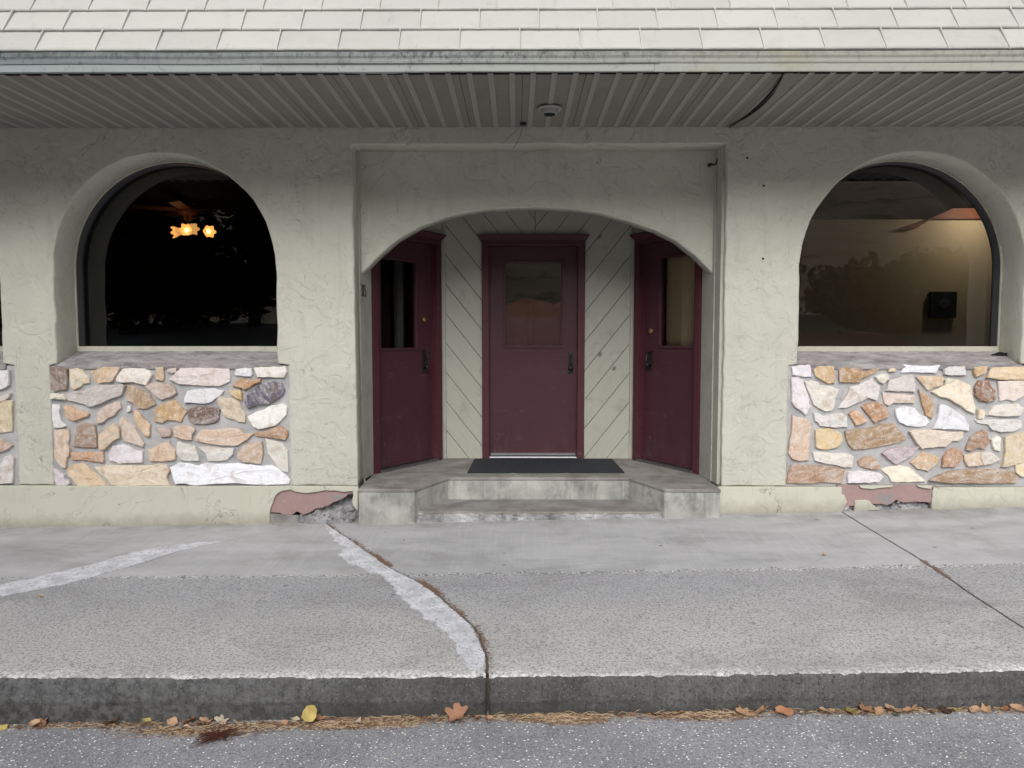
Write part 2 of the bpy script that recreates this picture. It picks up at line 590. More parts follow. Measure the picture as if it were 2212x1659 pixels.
M['door'] = mat_paint('burgundy_paint', srgb((96, 56, 66), .60)[:3], (.05, .028, .038))
M['casing'] = mat_paint('burgundy_trim_paint', srgb((102, 54, 64), .60)[:3], (.06, .028, .038))

def mat_plank():
    m = NT('painted_plank', .82, .2)
    m.shuffle(23.0)
    base = srgb((199, 199, 187), .82)
    g = m.mapping(scale=(1.2, 1, 14))
    gr = m.noise(3, 5, .65, .5, g)
    c = m.mix(m.ramp(gr, .35, .7, 0, .45), base[:3], [v * .78 for v in base[:3]])
    kn = m.voro(2.3, src=m.mapping(scale=(1, 1, 1.4)))
    c = m.mix(m.ramp(kn, .085, .05, 0, .8), c, srgb((110, 106, 94))[:3])
    c = m.mix(m.ramp(m.noise(5, 5, .7, .4), .56, .75, 0, .5), c, srgb((136, 134, 124))[:3])
    m.color(c)
    b = m.bump(gr, .0015, .5)
    m.bump(m.ramp(kn, .1, .04), .003, .6, b)
    return m.m
M['plank'] = mat_plank()
M['board'] = mat_simple('painted_board', srgb((198, 198, 187), .8), .1, .82, .2, 6, 40, .001, dirtcol=srgb((140, 138, 128)), dirt=.45, dsc=6)

def mat_shingle():
    m = NT('shingle_paint', .48, .4)
    b0 = srgb((236, 236, 229), .61)
    rv = m.info().outputs['Random']
    m.shuffle()
    c = m.mix(m.ramp(rv, 0, 1), [v * .93 for v in b0[:3]], [v * 1.04 for v in b0[:3]])
    c = m.mix(m.ramp(m.noise(6, 5, .7, .3), .5, .75, 0, .3), c, srgb((196, 197, 190), .6)[:3])
    c = m.mix(m.ramp(m.noise(14, 4, .7, .2, m.mapping(scale=(1, .5, 1))), .62, .76, 0, .4), c, srgb((160, 158, 146), .6)[:3])
    m.color(c)
    m.bump(m.noise(9, 3), .002, .5)
    return m.m
M['shingle'] = mat_shingle()
M['shingle_old'] = mat_simple('shingle_paint', srgb((236, 236, 230), .60), .03, .48, .4, 5, 30, .0006, dirtcol=srgb((176, 178, 172)), dirt=.35, dsc=5, dlo=.5, dhi=.8, shuffle=True)

def mat_gutter():
    m = NT('weathered_gutter_paint', .7, .3)
    xyz = m.sep()
    side = m.ramp(xyz[0], -3.2, 2.4)
    low = m.mix(side, srgb((170, 180, 180), .8)[:3], srgb((196, 197, 186), .8)[:3])
    high = m.mix(side, srgb((134, 142, 145), .8)[:3], srgb((180, 180, 170), .8)[:3])
    base = m.mix(m.ramp(xyz[2], 3.392, 3.402), low, high)
    st = m.noise(9, 5, .72, .4, m.mapping(scale=(1.6, 1, 1.2)))
    top = m.ramp(xyz[2], 3.385, 3.46, 0, .14)
    thin = m.math('MULTIPLY', m.ramp(m.noise(.6, 2, .5, 0, m.mapping(loc=(6, 0, 0))), .38, .6, .5, 1), m.ramp(xyz[0], .6, 2.2, 1, .35))
    c = m.mix(m.math('MULTIPLY', m.ramp(m.math('ADD', st, top),   .55, .72, 0, .7), thin), base, srgb((86, 90, 95), .8)[:3])
    st2 = m.noise(26, 4, .7, .3, m.mapping(scale=(1.5, 1, .7), loc=(3, 3, 3)))
    c = m.mix(m.math('MULTIPLY', m.ramp(m.math('ADD', st2, top), .62, .72, 0, .8), thin), c, srgb((58, 60, 66))[:3])
    ru = m.math('MULTIPLY', m.ramp(m.noise(4, 4, .6, 0, m.mapping(loc=(9, 9, 3))), .5, .62), m.math('MULTIPLY', m.ramp(xyz[0], .75, 1.0), m.ramp(xyz[0], 1.9, 1.4)))
    c = m.mix(m.math('MULTIPLY', ru, .6), c, srgb((158, 146, 104))[:3])
    m.color(c)
    m.bump(m.noise(22, 3), .001, .5)
    return m.m
M['gutter'] = mat_gutter()
def mat_soffit():
    m = NT('soffit_paint', .62, .3)
    base = srgb((172, 168, 160), .62)
    c = m.mix(m.noise(2, 3), [v * .92 for v in base[:3]], [v * 1.06 for v in base[:3]])
    c = m.mix(m.ramp(m.noise(1.6, 5, .68, .3, m.mapping(scale=(1, 1.7, 1))), .54, .76, 0, .55), c, srgb((110, 104, 100))[:3])
    c = m.mix(m.ramp(m.noise(3.3, 4, .7, .2, m.mapping(loc=(6, 1, 0))), .62, .8, 0, .45), c, srgb((150, 132, 124))[:3])
    m.color(c)
    # rows of tiny vent holes
    v = m.voro(130, rnd=.0)
    m.bump(m.ramp(v, .25, .35), .0008, .35)
    return m.m
M['soffit'] = mat_soffit()
M['soffit_rib'] = mat_simple('soffit_rib_paint', srgb((190, 188, 182), .70), .05, .6, .3, 3, 60, .0004, dirtcol=srgb((120, 114, 108)), dirt=.4, dsc=2)

M['bronze'] = mat_simple('dark_bronze_frame', srgb((62, 62, 66)), .08, .45, .4, 8, 60, .0003)
M['trim'] = mat_simple('cream_trim_paint', srgb((206, 204, 188), .85), .06, .6, .3, 10, 60, .0006, dirtcol=srgb((140, 138, 130)), dirt=.4, dsc=9)
M['black'] = mat_simple('black_iron', srgb((26, 26, 28)), .2, .45, .5, 20, 120, .0006)
M['brass'] = mat_simple('brass', (.78, .6, .32), .05, .25, .5, 10, 60, .0001, metal=1.0)
M['alu'] = mat_simple('worn_aluminium', (.30, .30, .31), .15, .38, .5, 40, 90, .0005, metal=.9)
M['rubber'] = mat_simple('rubber_mat', srgb((50, 53, 58)), .25, .85, .25, 8, 150, .003, dirtcol=srgb((92, 90, 84)), dirt=.5, dsc=16, dlo=.56, dhi=.74)
M['fixture'] = mat_simple('white_fixture', srgb((210, 210, 200), .55), .05, .4, .4, 10, 60, .0003)
M['dirt'] = mat_simple('joint_dirt', srgb((104, 96, 88)), .3, .95, .1, 40, 90, .003)
M['rust'] = mat_simple('needle_litter', srgb((122, 98, 82)), .35, .9, .15, 60, 200, .001)
M['crumb'] = mat_simple('leaf_crumb', srgb((160, 124, 98)), .5, .85, .2, 45, 200, .0005, dirtcol=srgb((92, 66, 52)), dirt=.9, dsc=30, dlo=.45, dhi=.55)
M['straw'] = mat_simple('straw', srgb((196, 174, 142)), .3, .8, .2, 30, 200, .0005)
M['twig'] = mat_simple('dry_twig', srgb((84, 50, 40)), .3, .85, .2, 60, 200, .0005)
M['chip'] = mat_simple('quartz_chip', srgb((222, 220, 212)), .12, .6, .3, 30, 120, .0005)
M['rubble'] = mat_concrete('broken_concrete', srgb((132, 132, 134))[:3], srgb((196, 196, 198))[:3], srgb((78, 76, 78))[:3], .7)
M['gap_shade'] = mat_simple('gap_shade_colour', srgb((40, 38, 38)), .2, .95, .05)  # near-black colour stands in for the shade inside gaps and holes
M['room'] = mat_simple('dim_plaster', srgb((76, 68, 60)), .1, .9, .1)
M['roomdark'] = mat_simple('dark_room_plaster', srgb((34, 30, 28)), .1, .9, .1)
M['tan'] = mat_simple('tan_plaster', srgb((190, 178, 154)), .06, .85, .15, 1.2, 60, .001)
M['redwood'] = mat_simple('red_brown_wood', srgb((112, 66, 50)), .2, .6, .3, 6, 60, .001)
M['curtain'] = mat_simple('rust_red_cloth', srgb((120, 56, 44), .62), .2, .9, .1, 8, 200, .0006)
M['blind'] = mat_simple('tan_cloth', srgb((236, 208, 170)), .1, .9, .1, 8, 200, .0006)
M['speaker'] = mat_simple('speaker_cloth', srgb((36, 42, 50)), .1, .8, .2, 20, 200, .0004)
M['slate'] = mat_simple('speaker_cone', srgb((62, 62, 64)), .1, .7, .2)

def mat_glass():
    m = bpy.data.materials.new('window_glass')
    m.use_nodes = True
    t = m.node_tree
    t.nodes.clear()
    o = t.nodes.new('ShaderNodeOutputMaterial')
    mx = t.nodes.new('ShaderNodeMixShader')
    tr = t.nodes.new('ShaderNodeBsdfTransparent')
    tr.inputs[0].default_value = (.78, .8, .8, 1)
    gl = t.nodes.new('ShaderNodeBsdfGlossy')
    gl.inputs['Roughness'].default_value = .012
    gl.inputs['Color'].default_value = (1, 1, 1, 1)
    fr = t.nodes.new('ShaderNodeFresnel')
    fr.inputs['IOR'].default_value = 1.52
    mu = t.nodes.new('ShaderNodeMath'); mu.operation = 'MULTIPLY_ADD'
    mu.inputs[1].default_value = 1.5
    mu.inputs[2].default_value = .0
    mu.use_clamp = True
    n = t.nodes.new('ShaderNodeTexNoise'); n.inputs['Scale'].default_value = 2.2; n.inputs['Detail'].default_value = 1
    tc = t.nodes.new('ShaderNodeTexCoord')
    b = t.nodes.new('ShaderNodeBump'); b.inputs['Distance'].default_value = .0016; b.inputs['Strength'].default_value = .5
    t.links.new(tc.outputs['Object'], n.inputs['Vector'])
    t.links.new(n.outputs['Fac'], b.inputs['Height'])
    t.links.new(b.outputs[0], gl.inputs['Normal'])
    t.links.new(fr.outputs[0], mu.inputs[0])
    t.links.new(mu.outputs[0], mx.inputs[0])
    t.links.new(tr.outputs[0], mx.inputs[1])
    t.links.new(gl.outputs[0], mx.inputs[2])
    t.links.new(mx.outputs[0], o.inputs['Surface'])
    return m
M['glass'] = mat_glass()

def mat_emit(name, col, st):
    m = NT(name)
    m.b.inputs['Base Color'].default_value = (*col, 1)
    m.b.inputs['Emission Color'].default_value = (*col, 1)
    m.b.inputs['Emission Strength'].default_value = st
    return m.m
M['shade'] = mat_emit('lit_amber_glass', (1.0, .50, .15), .72)
M['bulb'] = mat_emit('lit_bulb', (1.0, .86, .5), 1.8)

# ------------------------------------------------------------------ ground heights
YK, YW = 3.26, 5.80

def z_wallfoot(x):
    x = max(-9, min(9, x))
    return .285 + .0227 * x + .0007 * x * x

def z_kerb(x):
    x = max(-5, min(5, x))
    return .191 + .0105 * x + .0022 * x * x

def z_walk(x, y):
    t = (y - YK) / (YW - YK)
    return z_kerb(x) + (z_wallfoot(x) - z_kerb(x)) * t

def z_road(x, y):
    b = .004 + .0195 * max(-9, min(9, x))
    d = YK - y
    if d <= 0: return b
    z = b + .02 * d
    if d > 3: z += .038 * (d - 3) ** 1.7
    return min(z, b + 2.4)

def lin(a, b, t): return a + (b - a) * t

# ------------------------------------------------------------------ road
bm = bmesh.new()
xs = [-60, -40, -26, -16, -9, -5] + [-3.6 + .12 * i for i in range(61)] + [5, 9, 16, 26, 40, 60]
ys = [-13, -10, -8, -6, -4, -2, 0, 1, 1.8, 2.3] + [2.5 + .06 * i for i in range(15)]
g = [[bm.verts.new((x, y, z_road(x, y) + .004 * nz(x, y, 3, 3) * (1 if y > 2 else 0))) for y in ys] for x in xs]
for i in range(len(xs) - 1):
    for j in range(len(ys) - 1):
        bm.faces.new((g[i][j], g[i + 1][j], g[i + 1][j + 1], g[i][j + 1]))
road = structure(obj('road', bm, M['asphalt'], smooth=True))

# ground sheet under everything, and the hillside across the road
def mat_hill():
    m = NT('dry_hillside', .95, .1)
    c = m.mix(m.ramp(m.noise(.25, 5, .6), .35, .65), srgb((158, 142, 124))[:3], srgb((188, 170, 150))[:3])
    c = m.mix(m.ramp(m.noise(.5, 5, .7, .4), .52, .62, 0, .85), c, srgb((110, 104, 84))[:3])
    m.color(c)
    m.bump(m.noise(1.5, 5), .2, .8)
    return m.m
M['hill'] = mat_hill()
bm = bmesh.new()
N = 44
g = []
for i in range(N + 1):
    row = []
    for j in range(26):
        x = -110 + 220 * i / N
        d = 0 if j == 0 else 2.2 * (j - 1)
        y = -12.9 - d * 1.5
        base = z_road(x, -12.9) - .05
        z = base + (0 if j < 2 else (d - 2.2) * .60) + (2.6 * nz(x, y, 0, .07) + .8 * nz(x, y, 5, .25)) * min(1, d / 12)
        row.append(bm.verts.new((x, y, z)))
    g.append(row)
for i in range(N):
    for j in range(25):
        bm.faces.new((g[i][j], g[i + 1][j], g[i + 1][j + 1], g[i][j + 1]))
structure(obj('hillside', bm, M['hill'], smooth=True))
bm = bmesh.new()
box(bm, -400, 400, -400, 400, -3.2, -3.0)
structure(obj('ground', bm, M['hill']))

# ------------------------------------------------------------------ sidewalk slabs
def px_walk(p): 
    v = on_floor(p[0], p[1], z_walk)
    return Vector((v.x, v.y))

crackL = [(695, 1129), (609, 1143), (519, 1163), (430, 1182), (380, 1193), (322, 1213), (222, 1241), (143, 1263), (0, 1290), (-260, 1345), (-900, 1480)]
crackR = [(695, 1129), (720, 1141), (759, 1166), (792, 1189.5), (845, 1227), (906, 1257.6), (942, 1281), (988.6, 1322), (1024.5, 1352.5), (1042, 1388), (1053, 1420.5), (1053, 1457)]
jointR = [(1822, 1108), (1880, 1144), (1963, 1193), (2033, 1238), (2103, 1287), (2212, 1357), (2330, 1440)]
cL = [px_walk(p) for p in crackL]
cR = [px_walk(p) for p in crackR]
jR = [px_walk(p) for p in jointR]
apex = Vector((cL[0].x, YW)); cL[0] = apex.copy(); cR[0] = apex.copy()
cR[-1].y = YK
jR[0].y = YW; jR[-1].y = YK
XE = 9.0
def shiftline(L, d):
    out = []
    for i, p in enumerate(L):
        a = L[max(0, i - 1)]; b = L[min(len(L) - 1, i + 1)]
        t = (b - a).normalized()
        out.append(p + Vector((-t.y, t.x)) * d)
    return out
def jag(L, amp, seed, step=.03):
    R_ = resample(L, step, False)
    return [R_[0]] + [Vector((p.x + amp * nz(p.x, p.y, seed, 14) + amp * .5 * nz(p.x, p.y, seed + 4, 40), p.y + amp * nz(p.x, p.y, seed + 9, 14))) for p in R_[1:-1]] + [R_[-1]]
def front_edge(xa, xb, seed):
    n = max(2, int(abs(xb - xa) / .02))
    if max(abs(xa), abs(xb)) > 6: n = min(n, 420)
    return [Vector((lin(xa, xb, i / n), YK + .004 * nz(lin(xa, xb, i / n), 0, seed, 9) + .005 * nz(lin(xa, xb, i / n), 0, seed + 3, 60))) for i in range(n + 1)]

jcL = jag(cL, .010, 1)
jcR = jag(cR, .010, 2)
jjR = jag(jR, .003, 3)
gapL, gapR, gapJ = .004, .008, .008
xl_end = cL[-1].x
polyA = [Vector((-XE, YW)), Vector((-XE, cL[-1].y))] + [p for p in shiftline(jcL, -gapL)][::-1]
polyB = [Vector((-XE, cL[-1].y - .01))] + [Vector((-XE, YK))] + front_edge(-XE, cR[-1].x - gapR, 5)[1:] + shiftline(jcR, -gapR)[::-1][1:-1] + [Vector((apex.x, YW - .03))] + shiftline(jcL, gapL)[1:]
polyC = shiftline(jcR, gapR) + front_edge(cR[-1].x + gapR, jR[-1].x - gapJ, 6)[1:] + shiftline(jjR, -gapJ)[::-1][1:] 
polyD = shiftline(jjR, gapJ) + front_edge(jR[-1].x + gapJ, XE, 7)[1:] + [Vector((XE, YW))]

def plan_mesh(P, zf, cut=.25, thick=.0):
    bm = bmesh.new()
    if area(P) < 0: P = P[::-1]
    vs = []
    last = None
    for p in P:
        if last is None or (p - last).length > 1e-4:
            vs.append(bm.verts.new((p.x, p.y, 0))); last = p
    if (Vector(vs[0].co.xy) - Vector(vs[-1].co.xy)).length < 1e-4:
        bm.verts.remove(vs.pop())
    es = [bm.edges.new((vs[i], vs[(i + 1) % len(vs)])) for i in range(len(vs))]
    bmesh.ops.triangle_fill(bm, use_beauty=True, edges=es)
    x0, x1 = min(p.x for p in P), max(p.x for p in P)
    y0, y1 = min(p.y for p in P), max(p.y for p in P)
    if cut:
        k = math.ceil(x0 / cut) * cut
        while k < x1:
            bmesh.ops.bisect_plane(bm, geom=bm.verts[:] + bm.edges[:] + bm.faces[:], plane_co=(k, 0, 0), plane_no=(1, 0, 0))
            k += cut
    # skirt
    be = [e for e in bm.edges if len(e.link_faces) == 1]
    for v in bm.verts: v.co.z = zf(v.co.x, v.co.y)
    bmesh.ops.recalc_face_normals(bm, faces=bm.faces)
    if sum(f.normal.z for f in bm.faces) < 0:
        bmesh.ops.reverse_faces(bm, faces=bm.faces)
    if thick:
        r = bmesh.ops.extrude_edge_only(bm, edges=be)
        nv = [e for e in r['geom'] if isinstance(e, bmesh.types.BMVert)]
        for v in nv: v.co.z -= thick
    return bm

sidewalk = structure(obj('sidewalk', plan_mesh([Vector((-XE, YK + .03)), Vector((XE, YK + .03)), Vector((XE, YW + .4)), Vector((-XE, YW + .4))], lambda x, y: z_walk(x, y) - .009), M['dirt']))
for P in (polyA, polyB, polyC, polyD):
    obj('slab', plan_mesh(P, z_walk, .25, .015), M['sidewalk'], sidewalk, keep=True)

# repair mortar smeared beside the cracks
def r2(x, y): return (.3581 * x, 1116.1 + .3581 * y)
def r3(x, y): return (720.05 + .3581 * x, 1116.1 + .3581 * y)
def r4(x, y): return (1440.1 + .3489 * x, 1116.1 + .3489 * y)
lift = lambda x, y: z_walk(x, y) + .0045
up = [r2(1330, 150), r2(1180, 160), r2(1000, 178), r2(870, 205), r2(750, 235), r2(620, 272), r2(500, 300), r2(370, 332), r2(250, 362), r2(120, 388), r2(0, 412), (-150, 1290), (-260, 1320)]
up = [px_walk(p) for p in up]
low = [p for p in shiftline(cL, -.012)][4:10]
P = jag(up, .03, 11, .018) + jag(low[::-1], .02, 12, .018)
obj('mortar_patch', plan_mesh(P, lift, 0, .005), M['patch'], sidewalk, keep=True)
lft = [(700, 1133), r3(0, 140), r3(85, 185), r3(25, 228), r3(110, 285), r3(220, 330), r3(330, 380), r3(395, 470), r3(440, 530), r3(560, 600), r3(670, 700), r3(730, 760), r3(770, 850), r3(810, 905), r3(890, 945)]
lft = [px_walk(p) for p in lft]
rgt = [p for p in shiftline(cR, -.016)][1:]
rgt[-1].y = YK + .012
P = jag(lft, .04, 13, .018) + jag(rgt[::-1], .012, 14)
obj('mortar_patch', plan_mesh(P, lift, 0, .005), M['patch'], sidewalk, keep=True)

# ------------------------------------------------------------------ kerb
kerb = structure(empty('kerb', (0, YK, 0)))
def kerb_piece(xa, xb, seed):
    bm = bmesh.new()
    n = int((xb - xa) / .016)
    n = min(n, 520)
    prof = [(.030, 0.003), (.006, .002), (-.004, .012), (-.010, .03), (-.014, .055), (-.017, .08), (-.020, .105), (-.0215, .118), (-.0165, .128), (-.018, .14), (-.018, .16), (-.02, .19), (-.02, .3)]
    g = []
    for i in range(n + 1):
        x = lin(xa, xb, i / n)
        zt = z_kerb(x)
        row = []
        lw = nz(x, 0, seed, 2.0) * .012
        for j, (dy, dz) in enumerate(prof):
            w = .004 * nz(x, dz * 2, seed, 9) + .003 * nz(x, dz * 3, seed + 5, 34) + .003 * nz(x, dz, seed + 2, 80)
            if j == 0: w = 0
            ch = (max(0, nz(x, 2, seed + 8, 7) - .2) * .03 + max(0, nz(x, 5, seed, 41) - .1) * .010) if 1 <= j <= 3 else 0
            e = 0
            if i in (0, n): e = .012
            row.append(bm.verts.new((x, dy + w + ch + e, zt - dz - (lw if 5 < j < 10 else 0) - ch * .4)))
        g.append(row)
    for i in range(n):
        for j in range(len(prof) - 1):
            bm.faces.new((g[i][j], g[i + 1][j], g[i + 1][j + 1], g[i][j + 1]))
    for row in (g[0], g[-1]):
        b2 = [bm.verts.new((v.co.x, .05, v.co.z)) for v in row]
        for j in range(len(row) - 1):
            bm.faces.new((row[j], row[j + 1], b2[j + 1], b2[j]))
    return obj('kerb_stone', bm, M['kerb'], kerb, smooth=True)
kx = cR[-1].x
kerb_piece(-6.0, kx - .006, 3)
kerb_piece(kx + .006, 6.0, 21)
bm = bmesh.new()
box(bm, -9, 9, .035, .08, -.4, .16)
obj('kerb_backing', bm, M['dirt'], kerb)

# ------------------------------------------------------------------ building
bld = tag(empty('building', (0, YW, 0)), 'cream stucco restaurant front with arched windows, stone panels and a white shingled mansard roof', 'building')
def bpart(name, bm, mat, parent=None, smooth=False, keep=True, origin=None):
    """mesh written in world coordinates, parented to the building"""
    o = Vector(origin) if origin else Vector((0, 0, 0))
    if origin:
        for v in bm.verts: v.co -= o
    p = parent or bld
    ob = obj(name, bm, mat, p, smooth, keep=keep)
    base = Vector((0, YW, 0)) if p is bld else Vector(p.get('_w', (0, YW, 0)))
    ob.location = o - base
    ob['_w'] = tuple(o)
    return ob
def bempty(name, loc, rz=0):
    e = empty(name, Vector(loc) - Vector((0, YW, 0)), rz, bld)
    e['_w'] = tuple(loc)
    return e

Z0 = at(1100, 1050, 5.79)[1]      # plinth top
ZS = 3.352                        # soffit
RW = .877
ZSP = 3.159 - RW
WIN = [(-4.967, 'far left'), (-2.777, 'left'), (3.090, 'right')]

def arch(c, r, zs, n=30, zb=None):
    pts = []
    for k in range(n + 1):
        a = pi - pi * k / n
        pts.append((c + r * cos(a), zs + r * sin(a)))
    return pts

def notch(c):
    pl, pr = c - .940, c + .962
    if c > 0: pl = 2.147
    zt = 1.508
    return [(pl, Z0), (pl, zt), (c - RW, zt + .012), (c - RW, ZSP)] + arch(c, RW, ZSP)[1:-1] + [(c + RW, ZSP), (c + RW, zt + .012), (pr, zt), (pr, Z0)]

EX0, EX1 = -1.287, 1.628
ZH = at(1170, 312, YW)[1]
path = [(-8, Z0)] + notch(WIN[0][0]) + notch(WIN[1][0]) + [(EX0 + .015, Z0), (EX0, ZH), (EX1, ZH), (EX1 + .002, Z0)] + notch(WIN[2][0]) + [(8, Z0), (8, 3.45), (-8, 3.45)]
P = rough(path, .045, .009, 2, 7)
bm = bmesh.new()
slab(bm, P, YW, 6.10, .014)
wall = bpart('stucco_wall', bm, M['stucco'])

# arch over the entry
apx = [(135, 668), (160, 664), (178, 655), (205, 632), (260, 570), (350, 490), (480, 420), (600, 375), (720, 345), (850, 328), (1000, 320), (1100, 318), (1250, 330), (1400, 348), (1580, 400), (1700, 440), (1800, 495), (1900, 570), (1960, 630), (1990, 662), (2015, 674), (2050, 678)]
apts = [at((1000 + x * .5651) / 1.3888, (450 + y * .5651) / 1.3888, 6.15) for x, y in apx]
P = [(EX0 - .02, apts[0][1]), apts[0]] + apts[1:-1] + [apts[-1], (EX1 + .02, apts[-1][1]), (EX1 + .02, 3.40), (EX0 - .02, 3.40)]
bm = bmesh.new()
slab(bm, rough(P, .05, .007, 9, 8), 6.02, 6.16, .012)
bpart('entry_arch', bm, M['stucco'])

# plinth with broken places
def zc(x, y): return at((780 + x * .14467) / 1.3888, (1440 + y * .14467) / 1.3888, 5.77)
def zd(x, y): return at((2500 + x * .1537) / 1.3888, (1440 + y * .1537) / 1.3888, 5.77)
bm = bmesh.new()
PL = [(-8, -.3), (zc(205, 950)[0], -.3), zc(205, 850), zc(210, 620), zc(280, 440), zc(320, 320), zc(420, 240), zc(540, 215), zc(640, 195), zc(720, 240), zc(950, 275), zc(1200, 245), zc(1370, 210), zc(1420, 225), zc(1550, 215), zc(1750, 245), zc(1920, 230), zc(1940, 300), zc(1910, 430), zc(1930, 520), zc(2030, 660), zc(2030, 100)]
PL[-1] = (PL[-1][0], Z0)
PL.append((-8, Z0))
slab(bm, rough(PL, .06, .002, 4, 20), 5.765, 5.83, .004)
PR1 = [(1.60, -.3), (zd(165, 660)[0], -.3), zd(165, 620), zd(190, 580), zd(210, 520), zd(250, 460), zd(265, 420), zd(245, 370), zd(210, 290), zd(155, 260), (zd(165, 115)[0], Z0), (1.60, Z0)]
slab(bm, rough(PR1, .06, .002, 5, 20), 5.765, 5.83, .004)
PR2 = [(8, -.3), (8, Z0), (zd(1950, 100)[0], Z0), zd(1960, 140), zd(1930, 230), zd(1940, 300), zd(1915, 400), zd(1915, 560), (zd(1915, 600)[0], -.3)]
slab(bm, rough(PR2, .06, .002, 6, 20), 5.765, 5.83, .004)
bpart('plinth', bm, M['plinth'])
for Q in ([(515, 108), (515, 125), (545, 160), (660, 165), (760, 175), (900, 155), (1145, 135), (1160, 108)], [(1630, 108), (1660, 130), (1780, 160), (1900, 175), (1935, 108)],
          [(430, 395), (640, 390), (700, 400), (740, 460), (920, 578), (600, 604), (400, 625), (410, 520)]):
    bm = bmesh.new()
    slab(bm, rough([zd(*q) for q in Q], .02, .002, 6, 30), 5.765, 5.81, .003)
    bpart('plaster_fragment', bm, M['plinth'])
bm = bmesh.new()
slab(bm, rough([zc(150, 150), zc(150, 680), zc(400, 692), zc(450, 718), zc(640, 738), zc(760, 660), zc(890, 728), zc(1000, 690), zc(1080, 655), zc(1130, 605), zc(1250, 592), zc(1400, 540), zc(1500, 480), zc(1700, 400), zc(1830, 300), zc(2000, 290), zc(2000, 150)], .015, .004, 8, 40), 5.783, 5.84, .003)
bpart('exposed_plaster', bm, M['red'])
bm = bmesh.new()
slab(bm, rough([zd(100, 110), zd(100, 540), zd(400, 520), zd(900, 470), zd(1080, 500), zd(1250, 400), zd(1380, 450), zd(1650, 430), zd(2000, 460), zd(2000, 110)], .015, .004, 8, 40), 5.783, 5.84, .003)
bpart('exposed_plaster', bm, M['red'])
bm = bmesh.new()
box(bm, -8, EX0, 5.90, 6.1, -.3, Z0 - .01)
box(bm, 1.6, 8, 5.90, 6.1, -.3, Z0 - .01)
bpart('foundation', bm, M['mortar'], keep=False)
# grey lower blocks and rubble
bm = bmesh.new()
slab(bm, rough([zc(200, 700), zc(800, 745), zc(805, 960), zc(200, 960)], .03, .002, 3, 30), 5.775, 5.83, .003)
bpart('concrete_block', bm, M['landing'])
def rubble_field(quad, yf, yb, nx, nzz, seed, name='rubble'):
    bm = bmesh.new()
    (xa, za), (xb, zb_) = quad
    g = []
    for i in range(nx + 1):
        row = []
        for j in range(nzz + 1):
            x = lin(xa, xb, i / nx); z = lin(za, zb_, j / nzz)
            t = j / nzz
            y = lin(yf, yb, t ** .8) + .040 * nz(x, z, seed, 17) + .03 * nz(x, z, seed + 3, 40)
            row.append(bm.verts.new((x + .006 * nz(x, z, 5, 30), y, z + .006 * nz(x, z, 9, 30))))
        g.append(row)
    for i in range(nx):
        for j in range(nzz):
            bm.faces.new((g[i][j], g[i + 1][j], g[i + 1][j + 1], g[i][j + 1]))
    o = bpart(name, bm, M['rubble'])
    return o
a0 = zc(800, 960); a1 = zc(2060, 380)
rubble_field(((a0[0], a0[1] - .03), (a1[0], a1[1])), 5.70, 5.90, 70, 40, 2)
b0 = zd(180, 640); b1 = zd(1920, 400)
rubble_field(((b0[0], b0[1] - .03), (b1[0], b1[1])), 5.775, 5.84, 70, 24, 6)
def chunk(bm, c, s, seed):
    r = bmesh.ops.create_icosphere(bm, subdivisions=1, radius=1)
    for v in r['verts']:
        k = 1 + .45 * nz(v.co.x, v.co.y, v.co.z + seed * 3.1, 1.3)
        v.co = Vector((v.co.x * s * k * 1.2, v.co.y * s * k, v.co.z * s * k * .8)) + Vector(c)
for (x, y, s) in [(1700, 560, .016), (1600, 640, .010), (1850, 690, .013), (1930, 760, .012), (1980, 690, .009), (1480, 690, .009), (1300, 760, .008), (1140, 790, .009), (1750, 760, .008), (1400, 820, .006), (1050, 850, .006), (1900, 830, .007), (1600, 830, .006)]:
    q = zc(x, y)
    bm = bmesh.new()
    chunk(bm, (0, 0, 0), s * 1.25, x)
    o = bpart('rubble_chunk', bm, M['rubble'])
    o.location = Vector((q[0], 5.735, q[1])) - Vector((0, YW, 0))
    q = None
for (x, y, s) in [(1290, 440, .012), (1340, 510, .013), (1170, 540, .010), (1250, 560, .008), (1090, 560, .009)]:
    q = zd(x, y)
    bm = bmesh.new()
    chunk(bm, (0, 0, 0), s, x)
    o = bpart('rubble_chunk', bm, M['rubble'])
    o.location = Vector((q[0], 5.785, q[1])) - Vector((0, YW, 0))

